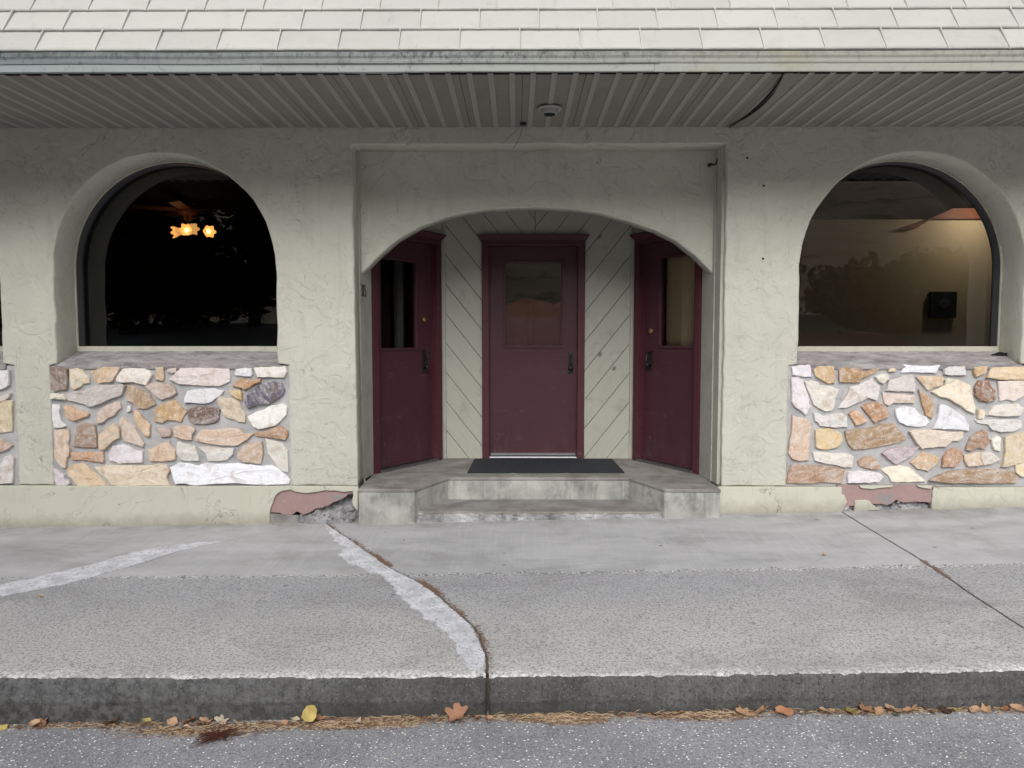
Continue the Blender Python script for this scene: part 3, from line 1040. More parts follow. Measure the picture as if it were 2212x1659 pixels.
# ------------------------------------------------------------------ stone panels
SA = [
 ('15,100 110,95 150,110 215,115 210,370 130,375 60,395 25,370 12,230', (140,115,98)),
 ('245,120 330,112 410,130 450,190 492,225 488,295 410,300 370,345 300,372 265,330', (215,195,160)),
 ('520,150 600,125 680,98 885,100 850,160 825,200 785,280 700,275 620,300 570,260 555,200', (212,172,128)),
 ('935,115 1060,112 1200,120 1270,145 1297,190 1225,318 1150,300 1075,275 900,278 852,255 880,190', (232,220,208)),
 ('1352,97 1440,97 1447,235 1425,260 1352,245', (210,175,125)),
 ('1495,125 1540,112 1600,115 1595,150 1550,165 1500,150', (200,185,175)),
 ('15,435 95,425 110,445 165,440 205,490 190,505 80,490 18,495', (215,205,180)),
 ('222,440 330,402 430,400 500,360 620,320 740,325 840,322 905,312 950,335 930,385 905,440 850,470 740,500 640,555 540,590 490,585 450,560 370,540 290,520 235,510', (196,186,178)),
 ('985,330 1080,345 1180,400 1260,450 1300,510 1335,565 1215,620 1120,610 1060,550 980,515 970,430', (178,145,110)),
 ('1222,335 1300,295 1400,292 1530,320 1600,370 1610,420 1545,465 1420,500 1360,460 1300,405', (196,172,156)),
 ('22,575 100,575 115,600 110,690 135,790 185,840 130,862 50,855 30,700', (222,220,220)),
 ('180,590 260,595 350,650 490,690 480,715 390,740 310,775 250,750 205,725 195,650', (215,165,120)),
 ('610,670 690,600 790,560 870,535 900,580 895,620 860,640 830,680 720,750 650,805 600,805 583,750 615,710', (208,180,160)),
 ('990,592 1025,590 1015,650 985,655', (225,220,210)),
 ('1075,640 1110,655 1180,750 1265,830 1268,960 1250,980 1205,950 1130,860 1080,780 1063,740 1080,690', (215,170,120)),
 ('905,735 950,760 985,800 1080,870 1115,950 1195,1060 1180,1100 1125,1080 1060,1060 960,1040 925,960 920,880 880,800', (208,182,160)),
 ('355,812 450,815 560,835 590,1000 585,1110 450,1110 300,1095 330,960', (168,133,106)),
 ('800,820 860,845 885,900 880,985 810,1025 770,1060 700,1140 640,1120 625,1030 630,960 700,890', (208,178,140)),
 ('55,905 130,895 225,895 238,960 225,1060 240,1140 235,1220 215,1240 190,1370 150,1360 90,1280 65,1230 70,1050', (220,188,158)),
 ('265,1185 400,1195 540,1185 670,1180 680,1300 560,1290 420,1275 270,1270', (205,150,105)),
 ('800,1110 920,1080 1000,1110 1100,1165 1175,1175 1170,1300 1000,1310 870,1315 830,1290 765,1285 750,1200', (220,214,220)),
 ('1250,1150 1330,1130 1390,1090 1520,1045 1540,1110 1580,1160 1600,1260 1540,1285 1400,1290 1270,1288', (212,178,145)),
 ('1370,875 1420,880 1520,885 1540,920 1520,975 1420,975 1400,930', (190,155,140)),
 ('45,1395 120,1430 180,1470 185,1530 240,1540 245,1575 200,1600 90,1590 60,1500', (210,196,202)),
 ('215,1410 270,1350 350,1328 450,1335 500,1400 580,1460 650,1530 710,1590 600,1600 450,1615 360,1610 300,1545 240,1470', (224,190,145)),
 ('590,1370 700,1355 900,1352 1150,1360 1260,1350 1380,1330 1480,1350 1527,1410 1480,1500 1520,1595 1300,1595 930,1600 800,1590 720,1510 650,1450', (224,202,170)),
]
SB = [
 ('40,245 100,200 180,110 400,107 600,115 790,120 805,180 800,270 720,310 660,325 400,320 150,298', (226,208,203)),
 ('885,120 1000,112 1070,115 1083,180 1065,205 870,190', (228,226,230)),
 ('1122,108 1200,100 1510,92 1530,150 1480,222 1330,215 1160,212', (230,227,216)),
 ('845,325 900,260 970,245 1060,285 1110,265 1195,245 1185,280 1120,300 1050,350 990,370 930,345', (195,140,85)),
 ('808,395 930,388 952,420 950,510 880,475 820,430', (215,180,120)),
 ('1005,510 1060,410 1150,350 1240,300 1380,278 1460,300 1495,380 1480,440 1400,500 1300,550 1160,570 1040,605 1000,560', (96,88,108)),
 ('240,480 275,405 400,380 600,372 715,400 690,440 620,490 570,530 480,552 330,540 230,535', (228,226,230)),
 ('640,510 690,468 750,490 860,500 920,540 950,620 990,700 990,795 930,790 860,760 740,715 700,650 660,575', (214,194,162)),
 ('-158,645 -60,570 20,540 95,512 150,580 200,640 240,670 200,720 180,785 100,765 0,760 -60,800 -150,780 -150,720', (200,155,95)),
 ('255,640 350,600 480,600 600,615 665,640 660,760 600,800 480,815 350,810 290,770 270,700', (128,98,86)),
 ('1050,720 1150,665 1250,635 1330,590 1480,562 1530,600 1520,700 1450,770 1380,830 1180,878 1110,840 1070,770', (236,233,224)),
 ('98,855 220,838 340,870 350,900 310,940 310,1020 200,1000 105,970', (205,170,140)),
 ('370,990 430,905 560,900 750,880 930,885 985,950 1090,950 1020,1010 900,1085 780,1092 600,1075 480,1050 380,1030', (218,182,152)),
 ('1118,945 1260,920 1330,885 1460,850 1530,910 1540,960 1510,1015 1400,1000 1270,980 1140,970', (190,140,100)),
 ('140,1050 200,1065 360,1110 400,1200 405,1280 300,1285 180,1270 130,1190', (214,211,198)),
 ('418,1115 520,1118 680,1130 850,1140 840,1200 760,1270 640,1285 530,1280 500,1190', (212,206,198)),
 ('1000,1095 1100,1060 1215,1050 1220,1180 1200,1320 1080,1310 970,1290 915,1250 905,1190 945,1150', (205,172,140)),
 ('1265,1010 1380,1045 1480,1070 1535,1160 1540,1430 1440,1400 1370,1300 1330,1240 1290,1190', (218,212,198)),
 ('60,1375 160,1315 280,1325 400,1360 490,1320 640,1340 840,1330 1010,1340 1200,1360 1330,1355 1430,1400 1500,1470 1560,1530 1550,1580 1430,1590 1150,1590 1000,1575 880,1565 650,1570 480,1585 380,1590 250,1570 125,1570 95,1490', (240,242,250)),
]
SC = [
 ('75,95 180,78 300,70 312,210 200,205 85,185', (220,214,220)),
 ('350,140 400,82 530,88 605,90 610,292 530,290 440,240 380,205', (210,170,115)),
 ('675,130 700,108 900,108 1000,150 1190,105 1130,165 950,240 930,280 800,285 680,280', (176,134,86)),
 ('1310,130 1370,108 1395,130 1370,150 1310,145', (220,190,145)),
 ('65,240 150,225 205,260 225,360 260,430 290,510 270,560 300,590 240,695 180,640 110,600 75,530 75,400', (216,206,210)),
 ('245,285 340,272 400,300 420,325 560,345 655,380 620,480 600,600 570,645 500,655 420,610 350,570 320,470 260,350', (218,210,196)),
 ('680,610 740,520 790,430 815,355 920,330 1000,280 1090,250 1125,300 1175,340 1175,420 1150,508 1100,490 1055,465 960,520 850,575 760,610', (220,211,208)),
 ('1145,220 1200,190 1300,188 1300,240 1230,298 1190,280', (214,210,192)),
 ('1280,385 1320,260 1450,245 1500,210 1600,200 1632,290 1632,400 1440,395', (208,198,192)),
 ('1232,425 1300,432 1616,455 1632,480 1620,545 1320,548 1310,578 1265,560', (208,186,170)),
 ('965,600 1060,560 1170,548 1240,580 1300,680 1295,730 1130,795 1090,760 1050,690 1000,640', (186,126,72)),
 ('805,690 880,645 950,690 1020,780 960,810 885,830 850,760', (205,155,105)),
 ('355,685 420,690 430,740 520,710 640,685 720,690 765,740 770,850 650,860 430,838 400,790 365,770', (202,198,195)),
 ('85,710 150,740 260,755 300,800 315,870 290,1050 285,1150 270,1270 160,1285 80,1260 30,1190 45,1080 75,900', (206,172,144)),
 ('378,905 470,890 540,875 620,905 690,935 708,1010 700,1060 640,1110 540,1135 440,1130 380,1110', (224,192,134)),
 ('752,915 850,900 1000,880 1130,860 1200,825 1380,820 1440,900 1500,960 1525,1010 1440,1050 1200,1100 1000,1135 860,1140 800,1080 770,1000', (172,137,98)),
 ('1395,640 1500,600 1540,600 1640,620 1690,690 1780,730 1817,790 1780,840 1720,852 1540,835 1440,790 1410,720', (224,228,238)),
 ('340,1190 420,1180 640,1200 780,1195 850,1240 830,1370 740,1365 600,1330 450,1310 370,1280', (218,209,196)),
 ('925,1300 1000,1250 1080,1235 1150,1290 1190,1350 1180,1385 1110,1395 1000,1370 940,1350', (178,140,105)),
 ('1225,1190 1330,1130 1480,1110 1600,1130 1680,1110 1590,1210 1500,1270 1380,1322 1300,1260', (178,158,164)),
 ('60,1355 300,1345 430,1360 520,1375 740,1395 700,1570 440,1555 380,1570 10,1570 30,1450', (178,138,108)),
 ('800,1440 900,1425 1060,1430 1180,1450 1230,1490 1180,1550 1050,1565 785,1565 780,1500', (220,210,216)),
 ('1225,1400 1330,1370 1450,1352 1560,1370 1640,1430 1700,1490 1770,1545 1500,1558 1350,1555 1310,1470', (235,222,196)),
]
SD = [
 ('65,155 100,70 330,85 535,75 500,160 300,155', (228,230,240)),
 ('600,130 650,95 860,90 870,190 700,190 610,180', (206,202,198)),
 ('980,105 1060,88 1140,90 1120,160 1010,208 985,160', (215,172,110)),
 ('1145,225 1200,110 1400,95 1700,90 1700,240 1350,245', (220,190,145)),
 ('262,220 400,215 560,215 600,240 580,320 460,350 390,380 330,310', (205,172,130)),
 ('620,260 660,238 730,250 680,290 615,305', (215,208,180)),
 ('460,410 600,330 760,255 830,280 930,330 950,480 990,600 985,680 900,640 780,560 640,480 540,460', (228,211,182)),
 ('1000,340 1050,270 1160,260 1200,350 1250,400 1250,500 1160,530 1060,520 1000,450', (146,102,76)),
 ('1298,280 1450,270 1700,275 1700,400 1600,460 1490,528 1410,495 1315,520', (224,204,190)),
 ('285,390 350,430 440,510 465,560 465,700 445,742 380,700 340,600 300,470', (190,145,100)),
 ('550,568 640,590 740,660 850,730 910,830 915,895 840,885 650,880 470,868 520,720', (224,224,234)),
 ('1030,640 1100,640 1110,690 1090,745 1040,740', (220,200,170)),
 ('1150,700 1230,600 1380,570 1530,565 1610,615 1560,700 1350,715', (218,209,196)),
 ('1005,770 1100,765 1300,770 1500,760 1590,780 1580,860 1500,905 1330,915 1220,890 1165,820 1040,800', (210,206,202)),
 ('160,915 210,898 500,900 720,930 840,925 830,990 790,1030 700,1030 620,1100 400,1110 310,1130 250,1060', (214,195,172)),
 ('940,990 1000,950 1100,905 1160,920 1165,1060 1110,1130 1040,1110 940,1155 880,1140', (162,122,93)),
 ('1205,1020 1280,970 1310,990 1310,1160 1250,1145 1215,1090', (228,224,206)),
 ('1385,990 1500,950 1700,915 1700,1260 1590,1310 1350,1360 1380,1190', (214,191,154)),
 ('185,1310 280,1220 340,1180 430,1210 540,1250 500,1330 390,1415 260,1380', (200,162,118)),
 ('640,1170 740,1130 825,1170 800,1290 730,1360 580,1365 600,1230', (185,135,95)),
 ('865,1220 960,1190 1060,1175 1050,1270 1110,1345 900,1350 870,1290', (212,185,152)),
 ('1065,1185 1150,1175 1220,1200 1300,1270 1220,1310 1110,1340 1060,1270', (208,194,178)),
 ('415,1530 560,1460 700,1420 900,1400 1300,1400 1480,1430 1540,1520 1510,1570 1000,1570 600,1560', (168,136,106)),
 ('1510,1340 1600,1320 1700,1330 1700,1480 1600,1490 1530,1440', (222,198,150)),
]
SE = [
 ('-420,150 100,135 110,310 60,345 -100,400 -400,420', (226,222,222)),
 ('-300,600 30,455 120,430 110,460 -60,560 -280,650', (215,200,185)),
 ('-350,760 60,510 145,515 145,890 -150,920 -330,900', (218,198,154)),
 ('-300,960 0,990 140,1070 80,1120 -150,1200 -320,1150', (195,160,130)),
 ('20,1290 60,1210 140,1180 165,1230 150,1530 20,1540 -250,1530 -300,1400 -120,1330', (210,200,196)),
]
def conv(lst, ox, oy, sc):
    out = []
    for s, col in lst:
        P = []
        for t in s.split():
            a, b = t.split(',')
            P.append(Vector(at((ox + float(a) * sc) / 1.3888, (oy + float(b) * sc) / 1.3888, 5.79)))
        out.append((P, col))
    return out
LEFT = conv(SA, 150, 1080, .23515) + conv(SB, 500, 1080, .23515)
RIGHT = conv(SC, 2360, 1080, .23515) + conv(SD, 2692, 1080, .23515)
FAR = conv(SE, 0, 1080, .2405)
for P, col in LEFT:
    Q = [Vector((p.x - 2.19, p.y)) for p in P]
    if max(q.x for q in Q) < -4.32: FAR.append((Q, col))

def stone(P, col, parent, seed):
    if area(P) < 0: P = P[::-1]
    P = inset(resample(P, .03), -.0055)
    c = sum(P, Vector((0, 0))) / len(P)
    size = max((p - c).length for p in P)
    Q = resample(P, max(.016, size * .13))
    Q = [Vector((q.x + .005 * nz(q.x, q.y, seed, 28) + .004 * nz(q.x, q.y, seed + 3, 75), q.y + .005 * nz(q.x, q.y, seed + 7, 28) + .004 * nz(q.x, q.y, seed + 5, 75))) for q in Q]
    th = .020 + .014 * R.random()
    rd = min(.004, size * .06)
    bm = bmesh.new()
    tilt = (R.uniform(-.04, .04), R.uniform(-.04, .04))
    def V(q, y, amp=0):
        d = q - c
        return bm.verts.new((d.x, y + d.x * tilt[0] + d.y * tilt[1] + amp * nz(q.x, q.y, seed, 18), d.y))
    loops = [[V(q, 0) for q in Q],
             [V(q, -th * .75, .003) for q in inset(Q, rd * .15)],
             [V(q, -th, .006) for q in inset(Q, rd)],
             [V(q.lerp(c, .30), -th - .001, .008) for q in inset(Q, rd)],
             [V(q.lerp(c, .65), -th - .002, .010) for q in inset(Q, rd)]]
    n = len(Q)
    for A, B in zip(loops[:-1], loops[1:]):
        for i in range(n):
            bm.faces.new((A[i], A[(i + 1) % n], B[(i + 1) % n], B[i]))
    cv = V(c, -th - .004, .012)
    for i in range(n):
        bm.faces.new((loops[-1][i], loops[-1][(i + 1) % n], cv))
    o = obj('stone', bm, M['stone'], parent)
    o.location = Vector((c.x, 5.812, c.y)) - Vector(parent['_w'])
    k = R.uniform(.92, 1.04)
    g_ = sum(col) / 3
    o.color = srgb([lin(v, g_, .26) for v in col], 1.12 * k)
    return o

for (c, nm), stones in zip(WIN, (FAR, LEFT, RIGHT)):
    pl, pr = c - .940, c + .962
    if c > 0: pl = 2.147
    bm = bmesh.new()
    nx, ny = 70, 40
    g = []
    for i in range(nx + 1):
        row = []
        for j in range(ny + 1):
            x = lin(pl - .01, pr + .01, i / nx); z = lin(Z0 - .02, 1.505, j / ny)
            t = max(0, (z - 1.47) / .035)
            row.append(bm.verts.new((x, 5.812 + .006 * nz(x, z, 1, 9) + .003 * nz(x, z, 4, 30) + .012 * t * t, z)))
        g.append(row)
    for i in range(nx):
        for j in range(ny):
            bm.faces.new((g[i][j], g[i + 1][j], g[i + 1][j + 1], g[i][j + 1]))
    pan = bpart('stone_panel', bm, M['mortar'], smooth=True, keep=False, origin=(c, 5.80, Z0))
    for k, (P, col) in enumerate(stones):
        stone([q.copy() for q in P], col, pan, k * 3.7 + c)

# ------------------------------------------------------------------ windows
YG = 6.165
ZB = at(380, 757, 6.09)[1]
ZG = at(380, 747, 6.09)[1]
def arch_band(bm, c, r0, r1, y0, y1, zb, n=40):
    path0 = [(c - r0, zb)] + [(x, z) for x, z in arch(c, r0, ZSP, n)] + [(c + r0, zb)]
    path1 = [(c - r1, zb)] + [(x, z) for x, z in arch(c, r1, ZSP, n)] + [(c + r1, zb)]
    vs = []
    for (a, b) in zip(path0, path1):
        vs.append([bm.verts.new((a[0], y0, a[1])), bm.verts.new((a[0], y1, a[1])), bm.verts.new((b[0], y1, b[1])), bm.verts.new((b[0], y0, b[1]))])
    for A, B in zip(vs[:-1], vs[1:]):
        for k in range(4):
            bm.faces.new((A[k], A[(k + 1) % 4], B[(k + 1) % 4], B[k]))
    bm.faces.new(vs[0]); bm.faces.new(vs[-1][::-1])
for c, nm in WIN:
    w = bempty('window', (c, 6.09, ZB))
    bm = bmesh.new()
    arch_band(bm, c, RW + .012, RW - .012, 6.088, 6.185, ZB - .02)
    bpart('frame', bm, M['bronze'], w, keep=False)
    bm = bmesh.new()
    arch_band(bm, c, RW + .012, RW - .007, 6.072, 6.0875, ZB - .01)
    bpart('frame_bead', bm, M['trim'], w, keep=False)
    bm = bmesh.new()
    box(bm, c - RW + .002, c + RW - .002, 6.070, 6.12, ZB - .012, ZG - .004)
    box(bm, c - RW + .01, c + RW - .01, 6.12, 6.160, ZB - .012, ZG - .014)
    o = bpart('bottom_rail', bm, M['trim'], w, keep=False)
    bm = bmesh.new()
    g = [bm.verts.new((c + RW * cos(a), YG, ZSP + RW * sin(a))) for a in [pi * k / 40 for k in range(41)]] + [bm.verts.new((c - RW, YG, ZB - .01)), bm.verts.new((c + RW, YG, ZB - .01))]
    bm.faces.new(g[::-1])
    bpart('pane', bm, M['glass'], w, keep=False)
    # bead clips
    for a in (pi / 2, .06 * pi, .94 * pi):
        bm = bmesh.new()
        x, z = c + (RW - .004) * cos(a), ZSP + (RW - .004) * sin(a)
        box(bm, x - .018 * abs(sin(a)) - .007, x + .018 * abs(sin(a)) + .007, 6.062, 6.073, z - .018 * abs(cos(a)) - .007, z + .018 * abs(cos(a)) + .007)
        bpart('bead_clip', bm, M['trim'], w, keep=False)
    bm = bmesh.new()
    g = []
    nx, ny = 90, 14
    pr_ = [(5.800, 1.475), (5.797, 1.497), (5.805, 1.508)] + [(lin(5.815, 6.085, k / 10), lin(1.513, ZB, k / 10)) for k in range(11)] + [(6.11, ZB + .001)]
    for i in range(nx + 1):
        x = lin(c - RW - .02, c + RW + .02, i / nx)
        row = []
        for j, (y, z) in enumerate(pr_):
            am = 1.0 if 0 < j < 13 else .2
            row.append(bm.verts.new((x, y + am * .004 * nz(x, y * 2, c, 12), z + am * (.006 * nz(x, y, c, 9) + .003 * nz(x, y, c + 5, 34)))))
        g.append(row)
    for i in range(nx):
        for j in range(len(pr_) - 1):
            bm.faces.new((g[i][j], g[i + 1][j], g[i + 1][j + 1], g[i][j + 1]))
    bpart('sill', bm, M['sill'], w, smooth=True, keep=False)
# broken corner of the right sill
bm = bmesh.new()
a = at(2150, 764, 5.98)
slab(bm, rough([(a[0] - .05, a[1] - .012), (a[0] + .11, a[1] - .02), (a[0] + .12, a[1] + .004), (a[0] + .02, a[1] + .012)], .02, .006, 3, 30), 5.965, 5.975)
bpart('sill_gap_shade', bm, M['gap_shade'], keep=False)  # dark piece paints the shade of the broken corner

# ------------------------------------------------------------------ entry: steps
ZL = .544
steps = tag(empty('concrete_steps', (0.17, 5.7, .3)), 'grey concrete entry steps with splayed cheeks below the burgundy doors', 'steps')
def sp(name, bm, mat, bev=.008, keep=False):
    for v in bm.verts: v.co -= Vector((0.17, 5.7, .3))
    o = obj(name, bm, mat, steps, keep=keep)
    if bev: bevel(o, bev, 3)
    return o
def plan_block(P, z0, z1):
    bm = bmesh.new()
    P = [Vector(p) for p in P]
    if area(P) < 0: P = P[::-1]
    lo = [bm.verts.new((p.x, p.y, z0)) for p in P]
    hi = [bm.verts.new((p.x, p.y, z1)) for p in P]
    n = len(P)
    for i in range(n):
        bm.faces.new((lo[i], lo[(i + 1) % n], hi[(i + 1) % n], hi[i]))
    bm.faces.new(hi); bm.faces.new(lo[::-1])
    return bm
cheek = [(-1.245, 5.67), (-.804, 5.67), (-.584, 6.145), (.949, 6.15), (1.156, 5.685), (1.588, 5.67)]
bm = plan_block(cheek + [(1.588, 6.4), (1.14, 7.30), (-.74, 7.30), (-1.245, 6.4)], .1, ZL - .012)
sp('riser_block', bm, M['riser'])
top = [(-1.25, 5.664), (-.801, 5.664), (-.581, 6.139), (.946, 6.144), (1.153, 5.679), (1.593, 5.664), (1.593, 6.4), (1.19, 7.30), (-.78, 7.30), (-1.25, 6.4)]
bm = plan_block(top, ZL - .030, ZL)
sp('landing', bm, M['landing'], .010)
fr = [Vector((lin(-.83, 1.17, i / 60), 5.712 + .008 * nz(i * .3, 0, 1, 1.7))) for i in range(61)]
bm = plan_block([(p.x, p.y) for p in fr] + [(1.0, 6.2), (-.63, 6.2)], .335, .3545)
sp('tread', bm, M['landing'], .004)
# crumbled nosing under the tread
bm = bmesh.new()
g = []
for i in range(181):
    x = lin(-.83, 1.17, i / 180)
    row = []
    for j in range(7):
        t = j / 6
        row.append(bm.verts.new((x, 5.716 - .012 * t + .014 * nz(x, t, 3, 20) * (1 - abs(x - .1) * .5) + .006 * nz(x, t, 8, 70), lin(.345, .26, t))))
    g.append(row)
for i in range(180):
    for j in range(6):
        bm.faces.new((g[i][j], g[i + 1][j], g[i + 1][j + 1], g[i][j + 1]))
sp('broken_nosing', bm, M['rubble'], 0, True)

# entry side boards, planks, ceiling
entry = bempty('entry_surround', (0.17, 7.1, ZL))
def side_board(p, q, z0=ZL + .001, z1=3.24, t=.03, name='side_board', mat='board', sgn=1, inset_=.002):
    p, q = Vector(p), Vector(q)
    d = (q - p).normalized()
    n_ = Vector((d.y, -d.x)) * sgn
    bm = bmesh.new()
    p2, q2 = p + d * inset_, q - d * inset_
    A = [p2, q2, q2 - n_ * t, p2 - n_ * t]
    lo = [bm.verts.new((a.x, a.y, z0)) for a in A]
    hi = [bm.verts.new((a.x, a.y, z1)) for a in A]
    for i in range(4): bm.faces.new((lo[i], lo[(i + 1) % 4], hi[(i + 1) % 4], hi[i]))
    bm.faces.new(hi); bm.faces.new(lo)
    o = bpart(name, bm, M[mat], entry, keep=False)
    bevel(o, .003, 2)
    return o
side_board((-1.292, 5.845), (-1.281, 5.97))
side_board((-1.274, 5.972), (-1.257, 6.13))
side_board((-1.262, 6.132), (-1.240, 6.278))
side_board((1.597, 5.97), (1.606, 5.845))
side_board((1.577, 6.13), (1.590, 5.972))
side_board((1.570, 6.282), (1.579, 6.132))
bm = bmesh.new()
box(bm, -1.5, 1.9, 6.17, 7.4, 3.2, 3.23)
bpart('entry_ceiling', bm, M['board'], entry, keep=False)

DTOP = at(1150, 507, 7.07)[1]
DL = at(1041, 700, 7.09)[0]
DR = at(1263, 700, 7.09)[0]
XC = at(1156, 480, 7.10)[0]
XL, XR = -.70, 1.10
def clip(P, a, b, c_):
    """keep a*x+b*z<=c"""
    out = []
    n = len(P)
    for i in range(n):
        p, q = P[i], P[(i + 1) % n]
        dp, dq = a * p[0] + b * p[1] - c_, a * q[0] + b * q[1] - c_
        if dp <= 0: out.append(p)
        if dp * dq < 0:
            t = dp / (dp - dq)
            out.append((lin(p[0], q[0], t), lin(p[1], q[1], t)))
    return out
def plank_side(rects, anchor, ang, w, sgn):
    nx_, nz_ = sin(ang) * sgn, cos(ang)
    s0 = anchor[0] * nx_ + anchor[1] * nz_
    for k in range(-16, 22):
        lo, hi = s0 + k * w + .0022, s0 + (k + 1) * w - .0022
        polys = []
        for (x0, x1, z0, z1) in rects:
            P = [(x0, z0), (x1, z0), (x1, z1), (x0, z1)]
            P = clip(P, nx_, nz_, hi)
            if len(P) > 2: P = clip(P, -nx_, -nz_, -lo)
            if len(P) > 2 and abs(area(P)) > 2e-4: polys.append(P)
        if not polys: continue
        bm = bmesh.new()
        for P in polys: slab(bm, P, 7.10 + R.uniform(-.0015, .0015), 7.125, 0)
        cx = sum(p[0] for P in polys for p in P) / sum(len(P) for P in polys)
        cz = sum(p[1] for P in polys for p in P) / sum(len(P) for P in polys)
        rot = ang * sgn
        for v in bm.verts:
            x, z = v.co.x - cx, v.co.z - cz
            v.co = Vector((x * cos(rot) - z * sin(rot), v.co.y - 7.1, x * sin(rot) + z * cos(rot)))
        o = obj('plank', bm, M['plank'], entry, keep=False)
        o.rotation_euler = (0, rot, 0)
        o.location = Vector((cx, 7.1, cz)) - Vector(entry['_w'])
        bevel(o, .0025, 1)
aL = at(963, 803.5, 7.1)
aR = at(1265.3, 860.4, 7.1)
ANG = radians(51.5)
plank_side([(XL, DL + .02, ZL, 3.2), (DL + .02, XC - .002, DTOP - .03, 3.2)], aL, ANG, .176, 1)
plank_side([(DR - .02, XR, ZL, 3.2), (XC + .002, DR - .02, DTOP - .03, 3.2)], aR, ANG, .176, -1)
bm = bmesh.new()
box(bm, -.9, DL + .05, 7.127, 7.2, .3, 3.25)
box(bm, DR - .05, 1.3, 7.127, 7.2, .3, 3.25)
box(bm, DL + .05, DR - .05, 7.127, 7.2, DTOP - .05, 3.25)
bpart('back_wall', bm, M['gap_shade'], entry, keep=False)
for x0, x1 in ((-.742, -.690), (1.088, 1.137)):
    bm = bmesh.new(); box(bm, x0, x1, 7.072, 7.099, ZL + .001, 3.2)
    bevel(bpart('trim_board', bm, M['board'], entry, keep=False), .003, 2)

# ------------------------------------------------------------------ doors
def handle_set(door, a, z0, z1, dy, left=False):
    bm = bmesh.new()
    box(bm, a - .023, a + .023, dy - .010, dy - .001, z0, z1)
    h = obj('handle', bm, M['black'], door); bevel(h, .003, 2)
    bm = bmesh.new()
    tube(bm, [(a, dy - .01, z0 + .17), (a, dy - .045, z0 + .168), (a, dy - .058, z0 + .145), (a, dy - .058, z0 + .07), (a, dy - .045, z0 + .045), (a, dy - .01, z0 + .042)], .009, 10)
    obj('grip', bm, M['black'], h, smooth=True)
    bm = bmesh.new()
    lathe(bm, [(.008, 0), (.008, -.02), (.019, -.028), (.021, -.038), (.015, -.048), (.002, -.05)], (a, dy - .012, z0 + .055), 'Y', 16)
    obj('knob', bm, M['black'], h, smooth=True)

